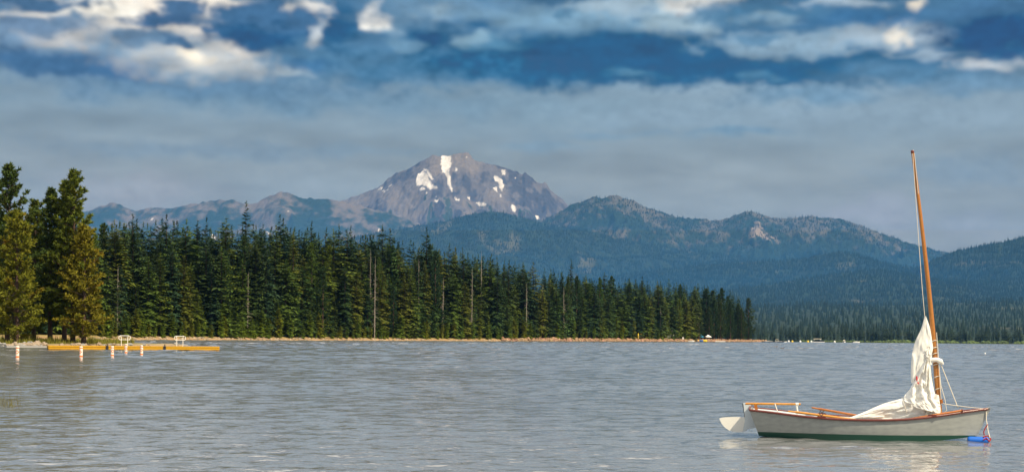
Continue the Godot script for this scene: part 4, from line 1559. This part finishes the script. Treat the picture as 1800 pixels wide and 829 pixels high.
func enumerated(list: Array, k: int) -> Array:
	var out := []
	for i in list.size():
		out.append([float(i), float(list[i][k])])
	return out

# ------------------------------------------------------------------ dock and marker buoys

func make_dock() -> void:
	var yellow := paint(0.62, 0.34, 0.012, 0.55, 0.4)
	yellow.albedo_texture = speckle(811, 0.03, Color(0.86, 0.84, 0.8), Color(1, 1, 1), 256)
	yellow.uv1_triplanar = true
	yellow.uv1_scale = Vector3(0.4, 2.0, 0.4)
	var dark := paint(0.03, 0.025, 0.02, 0.8)
	var white := paint(0.74, 0.74, 0.72, 0.4)
	var grey := paint(0.36, 0.35, 0.33, 0.8)
	var a := on_water(83, 614.5)
	var b := on_water(386, 616.0)
	var along_ := b - a
	var len := along_.length()
	var o := thing("floating_dock", "long yellow floating dock with two white ladder rails", "dock", a, atan2(-along_.z, along_.x))
	var cuts := [0.0, 0.333, 0.667, 1.0]
	for k in 3:
		var x0: float = cuts[k] * len + 0.06
		var x1: float = cuts[k + 1] * len - 0.06
		var s := Shape.new()
		s.box(Vector3(x0, 0.16, -1.2), Vector3(x1, 0.50, -0.0))
		s.box(Vector3(x0, 0.36, 0.004), Vector3(x1, 0.47, 0.06))
		part("deck_section", s.mesh(), yellow, o)
		var fl := Shape.new()
		var nf := 6
		for q in nf:
			var u0 := lerpf(x0, x1, (q + 0.08) / nf)
			var u1 := lerpf(x0, x1, (q + 0.9) / nf)
			fl.box(Vector3(u0, -0.25, -1.12), Vector3(u1, 0.157, -0.06))
		part("float_row", fl.mesh(), dark, o)
		var rub := Shape.new()
		rub.box(Vector3(x0, 0.08, -0.03), Vector3(x1, 0.15, 0.04))
		part("rub_strake", rub.mesh(), yellow, o)
	for k in [1, 2]:
		var x: float = cuts[k] * len
		var s := Shape.new()
		s.box(Vector3(x - 0.16, 0.10, 0.07), Vector3(x + 0.16, 0.5, 0.12))
		s.tube([Vector3(x, 0.42, 0.15), Vector3(x, 0.75, 0.13)], [0.05], 8)
		part("hinge", s.mesh(), dark, o)
	for px in [218.0, 317.0]:
		var x: float = (px - 83.0) / 303.0 * len
		var s := Shape.new()
		for sd in [-0.38, 0.38]:
			var e := signf(sd)
			s.tube([Vector3(x + sd, 0.1, -1.15), Vector3(x + sd, 1.55, -1.15), Vector3(x + sd + e * 0.10, 1.72, -1.15), Vector3(x + sd + e * 0.28, 1.66, -1.13), Vector3(x + sd + e * 0.32, 1.40, -1.12), Vector3(x + sd + e * 0.20, 1.24, -1.12), Vector3(x + sd, 1.22, -1.13)], [0.04], 7)
		s.tube([Vector3(x - 0.5, 1.72, -1.15), Vector3(x + 0.5, 1.72, -1.15)], [0.038], 7)
		s.tube([Vector3(x - 0.38, 1.24, -1.15), Vector3(x + 0.38, 1.24, -1.15)], [0.03], 7)
		part("ladder_rail", s.mesh(true), white, o)
	# gangway to the spit
	var g := thing("gangway", "flat grey gangway between the spit and yellow dock", "gangway", a, atan2(-along_.z, along_.x))
	var gs := Shape.new()
	for q in 12:
		gs.box(Vector3(-4.6 + q * 0.375, 0.40, -1.1), Vector3(-4.6 + q * 0.375 + 0.36, 0.46, -0.1))
	part("deck_planks", gs.mesh(), grey, g)
	var gb := Shape.new()
	gb.box(Vector3(-4.62, 0.24, -0.22), Vector3(-0.1, 0.396, -0.12))
	gb.box(Vector3(-4.62, 0.24, -1.08), Vector3(-0.1, 0.396, -0.98))
	part("side_beam", gb.mesh(), grey, g)

func make_buoys() -> void:
	var white := paint(0.78, 0.74, 0.66, 0.5)
	var orange := paint(0.80, 0.17, 0.01, 0.5)
	var i := 0
	for e in [[29.5, 629, 21, "standing off the stony spit"], [141.5, 628, 19.5, "before the inner end of the yellow dock"], [196.5, 626, 18, "just before the first white ladder rail"], [220.5, 621, 17, "beside the yellow dock below the first ladder rail"], [248, 624, 17.5, "between the two white ladder rails"]]:
		var p := on_water(e[0], e[1])
		var h: float = e[2] / FOCAL * -p.z
		var o := thing("marker_buoy", "white spar buoy with orange bands " + str(e[3]), "buoy", p, 0.0, "spar buoys by the dock")
		var r := 0.13
		var s := Shape.new()
		s.tube([Vector3(0, -0.4, 0), Vector3(0, h - 0.03, 0), Vector3(0, h, 0)], [r, r, r * 0.8], 14)
		part("body", s.mesh(true), white, o)
		for band in [[0.04, 0.17], [0.80, 0.88]]:
			var b := Shape.new()
			b.tube([Vector3(0, h * band[0], 0), Vector3(0, h * band[1], 0)], [r + 0.006], 14, Color.WHITE, false)
			part("orange_band", b.mesh(true), orange, o)
		var dm := Shape.new()
		var yaw: float = [0.0, -0.5, 0.5, 0.3, -0.1][i]
		for k in 4:
			var seg := 4
			for q in seg:
				var quad := []
				for w in [[q, 0.30], [q + 1, 0.30], [q + 1, 0.17], [q, 0.17]]:
					var t: float = float(w[0]) / seg
					var an := TAU * (k + t) / 4.0
					var c0 := Vector2([0.0, 1.0, 0.0, -1.0][k], [1.0, 0.0, -1.0, 0.0][k])
					var c1 := Vector2([1.0, 0.0, -1.0, 0.0][k], [0.0, -1.0, 0.0, 1.0][k])
					var q2: Vector2 = c0.lerp(c1, t) * w[1] * h * 0.62
					var az := yaw + q2.x / r
					quad.append(Vector3(sin(az) * (r + 0.008), h * 0.5 + q2.y, cos(az) * (r + 0.008)))
				dm.quad(quad[0], quad[1], quad[2], quad[3])
		part("diamond_mark", dm.mesh(), orange, o)
		i += 1

# ------------------------------------------------------------------ far boats

func boat_hull(len: float, beam: float, free: float) -> ArrayMesh:
	var s := Shape.new()
	var n := 14
	for j in n + 1:
		var t := float(j) / n
		var w := beam * 0.5 * (0.85 + 0.15 * sin(PI * minf(t * 1.4, 1.0))) * (1.0 if t < 0.5 else sqrt(maxf(1.0 - pow((t - 0.5) / 0.5, 2.2), 0.0)))
		var y := free * (1.0 + 0.35 * t * t)
		for side in [-1.0, 1.0]:
			pass
		s.vert(Vector3((t - 0.5) * len, y, -w))
		s.vert(Vector3((t - 0.5) * len * 0.95, -0.15, -w * 0.7))
		s.vert(Vector3((t - 0.5) * len * 0.95, -0.15, w * 0.7))
		s.vert(Vector3((t - 0.5) * len, y, w))
	s.grid(0, n + 1, 4)
	s.quad(s.v[0], s.v[1], s.v[2], s.v[3])
	# deck
	for j in n:
		s.quad(s.v[j * 4] - Vector3(0, 0.12, 0), s.v[j * 4 + 4] - Vector3(0, 0.12, 0), s.v[j * 4 + 7] - Vector3(0, 0.12, 0), s.v[j * 4 + 3] - Vector3(0, 0.12, 0))
	return s.mesh()

func make_far_boats() -> void:
	var white := paint(0.78, 0.77, 0.74, 0.4)
	var navy := paint(0.02, 0.025, 0.04, 0.4)
	var canvas := paint(0.60, 0.54, 0.42, 0.8)
	var black := paint(0.02, 0.02, 0.02, 0.6)
	var glass := paint(0.03, 0.05, 0.06, 0.15, 0.5)
	var list := [
		[1351, 1180, 9.0, 0, "dark hulled runabout moored off the wooded point"],
		[1369, 1190, 8.6, 1, "motorboat with raised tan canvas top off the wooded point"],
		[1381, 1260, 3.6, 3, "small white tender beside the canvas topped motorboat"],
		[1440, 1320, 10.0, 2, "pontoon boat with a tan canopy moored in open water"],
		[1485, 1380, 6.4, 1, "short white cruiser moored between pontoon boat and mast"],
		[1506, 1400, 6.6, 0, "white low runabout nearest to the sail of the skiff"],
	]
	for e in list:
		var len: float = e[2]
		var kind: int = e[3]
		var turn := [0.12, -0.2, 0.5, 0.08, 1.1, 0.15][list.find(e)] as float
		var o := thing("motorboat" if kind != 2 else "pontoon_boat", e[4], "boat", afloat(e[0], e[1]), turn, "boats moored off the point")
		if kind == 2:
			for z in [-1.1, 1.1]:
				var s := Shape.new()
				s.tube([Vector3(-len / 2, 0.12, z), Vector3(len / 2 - 1.0, 0.12, z), Vector3(len / 2, 0.32, z)], [0.36, 0.36, 0.08], 10)
				part("pontoon", s.mesh(true), paint(0.5, 0.5, 0.5, 0.4), o)
			var dk := Shape.new()
			dk.box(Vector3(-len / 2, 0.5, -1.35), Vector3(len / 2 - 0.4, 0.62, 1.35))
			part("deck", dk.mesh(), white, o)
			var fe := Shape.new()
			fe.box(Vector3(-len / 2 + 0.3, 0.624, 1.2), Vector3(len / 2 - 1.0, 1.45, 1.28))
			fe.box(Vector3(-len / 2 + 0.3, 0.624, -1.28), Vector3(len / 2 - 1.0, 1.45, -1.2))
			fe.box(Vector3(len / 2 - 1.08, 0.624, -1.19), Vector3(len / 2 - 1.0, 1.45, 1.19))
			part("railing", fe.mesh(), navy, o)
			for x in [-len * 0.42, len * 0.12]:
				for z in [-1.15, 1.15]:
					var ps := Shape.new()
					ps.tube([Vector3(x, 0.6, z), Vector3(x + 0.2, 2.75, z)], [0.06], 6)
					part("canopy_post", ps.mesh(), white, o)
			var cp := Shape.new()
			for j in 5:
				var t := j / 4.0
				for q in [-1.45, 0.0, 1.45]:
					cp.vert(Vector3(lerpf(-len * 0.46, len * 0.2, t), 2.75 + 0.28 * (1.0 - absf(q) / 1.45) + 0.1 * sin(PI * t), q))
			cp.grid(0, 5, 3)
			part("canopy", cp.mesh(), canvas, o)
			var st := Shape.new()
			st.box(Vector3(-len * 0.45, 0.63, -0.9), Vector3(-len * 0.2, 1.3, 0.9))
			part("seat", st.mesh(), white, o)
			continue
		var beam := len * 0.33
		part("hull", boat_hull(len, beam, 0.75 if kind != 3 else 0.5), navy if e[0] < 1375 else white, o)
		if kind == 3:
			var mt := Shape.new()
			mt.box(Vector3(-len * 0.5 - 0.3, 0.2, -0.2), Vector3(-len * 0.5 - 0.02, 1.0, 0.2))
			part("outboard_motor", mt.mesh(), white, o)
			continue
		var ck := Shape.new()
		ck.slab(PackedVector2Array([Vector2(-len * 0.30, 0.62), Vector2(len * 0.36, 0.68), Vector2(len * 0.24, 1.0), Vector2(len * 0.05, 1.12), Vector2(-len * 0.28, 1.0)]), -beam * 0.36, beam * 0.36)
		part("deck_house", ck.mesh(), white, o)
		var ws := Shape.new()
		ws.slab(PackedVector2Array([Vector2(len * 0.14, 1.05), Vector2(len * 0.02, 1.55), Vector2(-len * 0.02, 1.55), Vector2(len * 0.08, 1.08)]), -beam * 0.34, beam * 0.34)
		part("windshield", ws.mesh(), glass, o)
		if kind == 1:
			var tp := Shape.new()
			tp.slab(PackedVector2Array([Vector2(len * 0.03, 1.56), Vector2(len * 0.0, 2.05), Vector2(-len * 0.14, 2.3), Vector2(-len * 0.26, 2.05), Vector2(-len * 0.28, 1.9), Vector2(-len * 0.02, 1.9)]), -beam * 0.38, beam * 0.38)
			part("canvas_top", tp.mesh(), canvas, o)
			for z in [-beam * 0.36, beam * 0.36]:
				var ps := Shape.new()
				ps.tube([Vector3(-len * 0.26, 0.9, z), Vector3(-len * 0.26, 2.0, z)], [0.05], 6)
				part("canopy_post", ps.mesh(), white, o)
		var om := Shape.new()
		om.box(Vector3(-len * 0.5 - 0.5, 0.1, -0.25), Vector3(-len * 0.5 - 0.03, 1.15, 0.25))
		part("outboard_motor", om.mesh(), black, o)
	# small round buoys between them
	var yel := paint(0.75, 0.5, 0.05, 0.5)
	for e in [[1387, 1290, 1, "white round mooring ball beside the small tender"], [1393.5, 1230, 0, "yellow mooring ball off the tip of the point"], [1407.5, 1235, 1, "white mooring ball between the tender and pontoon boat"], [1421, 1240, 0, "pale yellow mooring ball beside the pontoon boat"], [1427, 1245, 1, "white mooring ball touching the pontoon boat's reflection"], [1468, 1320, 1, "tiny white mooring ball past the pontoon boat"], [1733, 250, 1, "small white float on open water right of the mast"]]:
		var o := thing("mooring_ball", e[3], "buoy", afloat(e[0], e[1]), 0.0, "mooring balls off the point")
		var r: float = 0.95 if e[1] > 1000 else 0.16
		var s := Shape.new()
		s.tube([Vector3(0, -0.25 * r, 0), Vector3(0, 0.1 * r, 0), Vector3(0, 0.6 * r, 0), Vector3(0, 1.2 * r, 0), Vector3(0, 1.55 * r, 0), Vector3(0, 1.7 * r, 0)], [0.5 * r, 0.75 * r, 0.9 * r, 0.7 * r, 0.35 * r, 0.1 * r], 10)
		part("ball", s.mesh(true), white if e[2] else yel, o)
		var rg := Shape.new()
		rg.tube([Vector3(0, 1.68 * r, 0), Vector3(0, 1.9 * r, 0)], [0.08 * r], 6)
		part("ring", rg.mesh(), black, o)

# ------------------------------------------------------------------ things on the beach of the point

func make_beach_things() -> void:
	# riprap along the tip
	var list := []
	var tints := []
	for i in 2600:
		var px := rng.randf_range(880.0, 1348.0)
		if rng.randf() > smoothstep(860.0, 1080.0, px) + 0.12:
			continue
		var w := shore_w(px)
		var v := minf(rng.randf_range(-1.0, 6.0), w * 0.8)
		var p := land_point(px, v)
		var r := rng.randf_range(0.3, 0.95)
		p.y = maxf(p.y, 0.0) + r * 0.25 + 0.1
		list.append(Transform3D(Basis(Vector3.UP, rng.randf() * TAU).scaled(Vector3(r * 1.3, r * rng.randf_range(0.6, 1.1), r)), p))
		var k := rng.randf_range(0.6, 1.25)
		tints.append(Color(0.36 * k, 0.235 * k * rng.randf_range(0.85, 1.1), 0.145 * k))
	scatter("shore_rocks", "reddish tan rocks banked along the tip of the point", boulder_mesh(1), tinted(1, 1, 1, 0.9), list, tints, "rocks")
	var list2 := []
	var tints2 := []
	for i in 420:
		var px := rng.randf_range(150.0, 1000.0)
		var p := land_point(px, rng.randf_range(-0.5, 4.0))
		var r := rng.randf_range(0.12, 0.42)
		p.y = maxf(p.y, 0.0) + r * 0.3
		list2.append(Transform3D(Basis(Vector3.UP, rng.randf() * TAU).scaled(Vector3(r * 1.6, r, r)), p))
		var k := rng.randf_range(0.7, 1.35)
		tints2.append(Color(0.36 * k, 0.28 * k, 0.19 * k))
	scatter("shore_cobbles", "scattered pale stones on the forest gravel bank", boulder_mesh(2), tinted(1, 1, 1, 0.9), list2, tints2, "stones")
	# driftwood logs
	for e in [[352, 595.5, 14], [525, 596, 12], [930, 596, 10], [700, 594, 9]]:
		var p := land_point(e[0], 3.0)
		var len: float = e[2] / FOCAL * -p.z
		var o := thing("driftwood_log", "bleached driftwood log lying on the gravel bank", "log", p + Vector3(0, 0.35, 0), rng.randf_range(-0.3, 0.3), "driftwood logs on the bank")
		var s := Shape.new()
		s.tube([Vector3(-len / 2, 0, 0), Vector3(0, 0.06, 0.05), Vector3(len / 2, -0.05, 0)], [0.2, 0.18, 0.08], 7)
		part("stem", s.mesh(true), dead_wood, o)
		var br := Shape.new()
		br.tube([Vector3(len * 0.2, 0.05, 0), Vector3(len * 0.3, 0.5, 0.1)], [0.07, 0.02], 5)
		part("branch_stub", br.mesh(true), dead_wood, o)
	var white := paint(0.76, 0.75, 0.72, 0.5)
	var blue := paint(0.05, 0.32, 0.55, 0.6)
	var yellow := paint(0.72, 0.50, 0.02, 0.5)
	var dark_blue := paint(0.03, 0.10, 0.30, 0.5)
	var pole := paint(0.3, 0.3, 0.3, 0.5)
	# two shelters
	for e in [[1233, 590.3, 7, blue, "small bright blue sun shelter under the pines"], [1245, 590.5, 10, white, "white peaked canopy under the pines of the point"]]:
		var p := land_point(e[0], 9.0)
		var wd: float = e[2] / FOCAL * -p.z
		var o := thing("sun_canopy", e[4], "canopy", p, 0.2, "")
		for x in [-0.45, 0.45]:
			for z in [-0.45, 0.45]:
				var s := Shape.new()
				s.tube([Vector3(x * wd, 0, z * wd), Vector3(x * wd, 2.3, z * wd)], [0.05], 6)
				part("post", s.mesh(), pole, o)
		var rf := Shape.new()
		var cs := [Vector3(-0.5 * wd, 2.2, -0.5 * wd), Vector3(0.5 * wd, 2.2, -0.5 * wd), Vector3(0.5 * wd, 2.2, 0.5 * wd), Vector3(-0.5 * wd, 2.2, 0.5 * wd)]
		for k in 4:
			rf.tri(cs[k], cs[(k + 1) % 4], Vector3(0, 3.7, 0))
			rf.quad(cs[k], cs[(k + 1) % 4], cs[(k + 1) % 4] - Vector3(0, 0.3, 0), cs[k] - Vector3(0, 0.3, 0))
		part("roof", rf.mesh(), e[3], o)
	# swim dock and inflatable
	var p := afloat(1260, shore_d(1260) - 6.0)
	var o := thing("swim_dock", "low white swim dock along the rocky tip", "dock", p, 0.1)
	var s := Shape.new()
	s.box(Vector3(-6.0, 0.15, -1.2), Vector3(6.0, 0.6, 1.2))
	part("deck", s.mesh(), white, o)
	var fl := Shape.new()
	fl.box(Vector3(-5.8, -0.3, -1.0), Vector3(5.8, 0.146, 1.0))
	part("float", fl.mesh(), pole, o)
	p = afloat(1233, shore_d(1233) - 7.0)
	o = thing("inflatable_raft", "yellow and blue inflatable raft beside the swim dock", "raft", p, 0.0)
	for k in 3:
		var t := Shape.new()
		var x := -2.6 + 2.6 * k
		t.tube([Vector3(x - 1.4, 0.6, 0), Vector3(x - 1.1, 0.6, 0), Vector3(x + 1.1, 0.6, 0), Vector3(x + 1.4, 0.6, 0)], [0.4, 0.8, 0.8, 0.4], 10)
		part("tube", t.mesh(true), dark_blue if k == 1 else yellow, o)
	var bo := thing("motorboat", "white open boat pulled up at the rocks by the raft", "boat", afloat(1212, shore_d(1212) - 5.0), 0.1)
	part("hull", boat_hull(6.5, 2.2, 0.7), white, bo)
	var th := Shape.new()
	th.box(Vector3(-1.0, 0.55, -0.8), Vector3(-0.6, 0.9, 0.8))
	part("seat", th.mesh(), pole, bo)
	# notice boards and posts
	for e in [[1176, 4.0, 0.9, "small white notice board on the rocky bank"], [1181.5, 6.5, 1.2, "taller white sign post before the dark pines"], [1201, 2.0, 0.5, "short white stake at the water edge"]]:
		var q := land_point(e[0], 6.0)
		var sg := thing("sign_post", e[3], "sign", q)
		var h: float = e[1]
		var ps := Shape.new()
		ps.tube([Vector3(0, 0, 0), Vector3(0, h, 0)], [0.08], 6)
		part("post", ps.mesh(), pole, sg)
		var bd := Shape.new()
		bd.box(Vector3(-e[2], h * 0.35, 0.09), Vector3(e[2], h * 0.35 + 1.4, 0.14))
		part("board", bd.mesh(), white, sg)
	for e in [[1122, 0, "yellow kayak stood upright under the trees"], [1126.5, 1, "orange yellow kayak stood upright beside another"]]:
		var q := land_point(e[0], 9.0)
		var kb := thing("kayak", e[2], "kayak", q, 0.3, "kayaks stood on the bank")
		var ks := Shape.new()
		ks.tube([Vector3(0, 0, 0), Vector3(0, 0.8, 0.05), Vector3(0, 1.9, 0.08), Vector3(0, 3.1, 0.05), Vector3(0.1, 3.8, 0)], [0.1, 0.42, 0.5, 0.38, 0.05], 8)
		part("hull", ks.mesh(true), yellow if e[1] == 0 else paint(0.7, 0.33, 0.02, 0.5), kb)
		var hole := Shape.new()
		hole.tube([Vector3(0, 1.5, 0.56), Vector3(0, 2.3, 0.56)], [0.18], 8)
		part("cockpit", hole.mesh(true), pole, kb)

func make_small_things() -> void:
	# reeds in the near shallows
	var g := Shape.new()
	for i in 110:
		var px := 46.0 * pow(rng.randf(), 1.4) - 12.0
		var p := on_water(px, rng.randf_range(703.0, 718.0))
		var h := rng.randf_range(0.10, 0.34)
		var lean := Vector3(rng.randf_range(-0.08, 0.08), h, rng.randf_range(-0.08, 0.08))
		var sd := Vector3(0.005, 0, 0)
		p.y -= 0.03
		var k := rng.randf_range(0.6, 1.3)
		g.tri(p - sd, p + lean, p + sd, Color(0.13 * k, 0.12 * k, 0.035 * k))
	tag(part("reeds", g.mesh(), tinted(1, 1, 1, 0.8)), "thin patch of reeds in the near shallows", "reeds", "", "stuff")
	# two ducks
	var brown := paint(0.09, 0.065, 0.045, 0.8)
	for e in [[1364, 610.5, "brown duck swimming off the wooded point, body low"], [1376, 613.2, "dark duck swimming alone ahead of the brown one"]]:
		var p := on_water(e[0], e[1])
		var o := thing("duck", e[2], "duck", p, -0.3, "ducks on the lake")
		var s := Shape.new()
		s.tube([Vector3(-0.42, 0.20, 0), Vector3(-0.30, 0.14, 0), Vector3(-0.05, 0.09, 0), Vector3(0.18, 0.11, 0), Vector3(0.27, 0.22, 0), Vector3(0.29, 0.33, 0), Vector3(0.34, 0.40, 0), Vector3(0.41, 0.39, 0), Vector3(0.52, 0.37, 0)], [0.02, 0.09, 0.16, 0.14, 0.065, 0.05, 0.07, 0.055, 0.01], 10)
		part("body", s.mesh(true), brown, o)
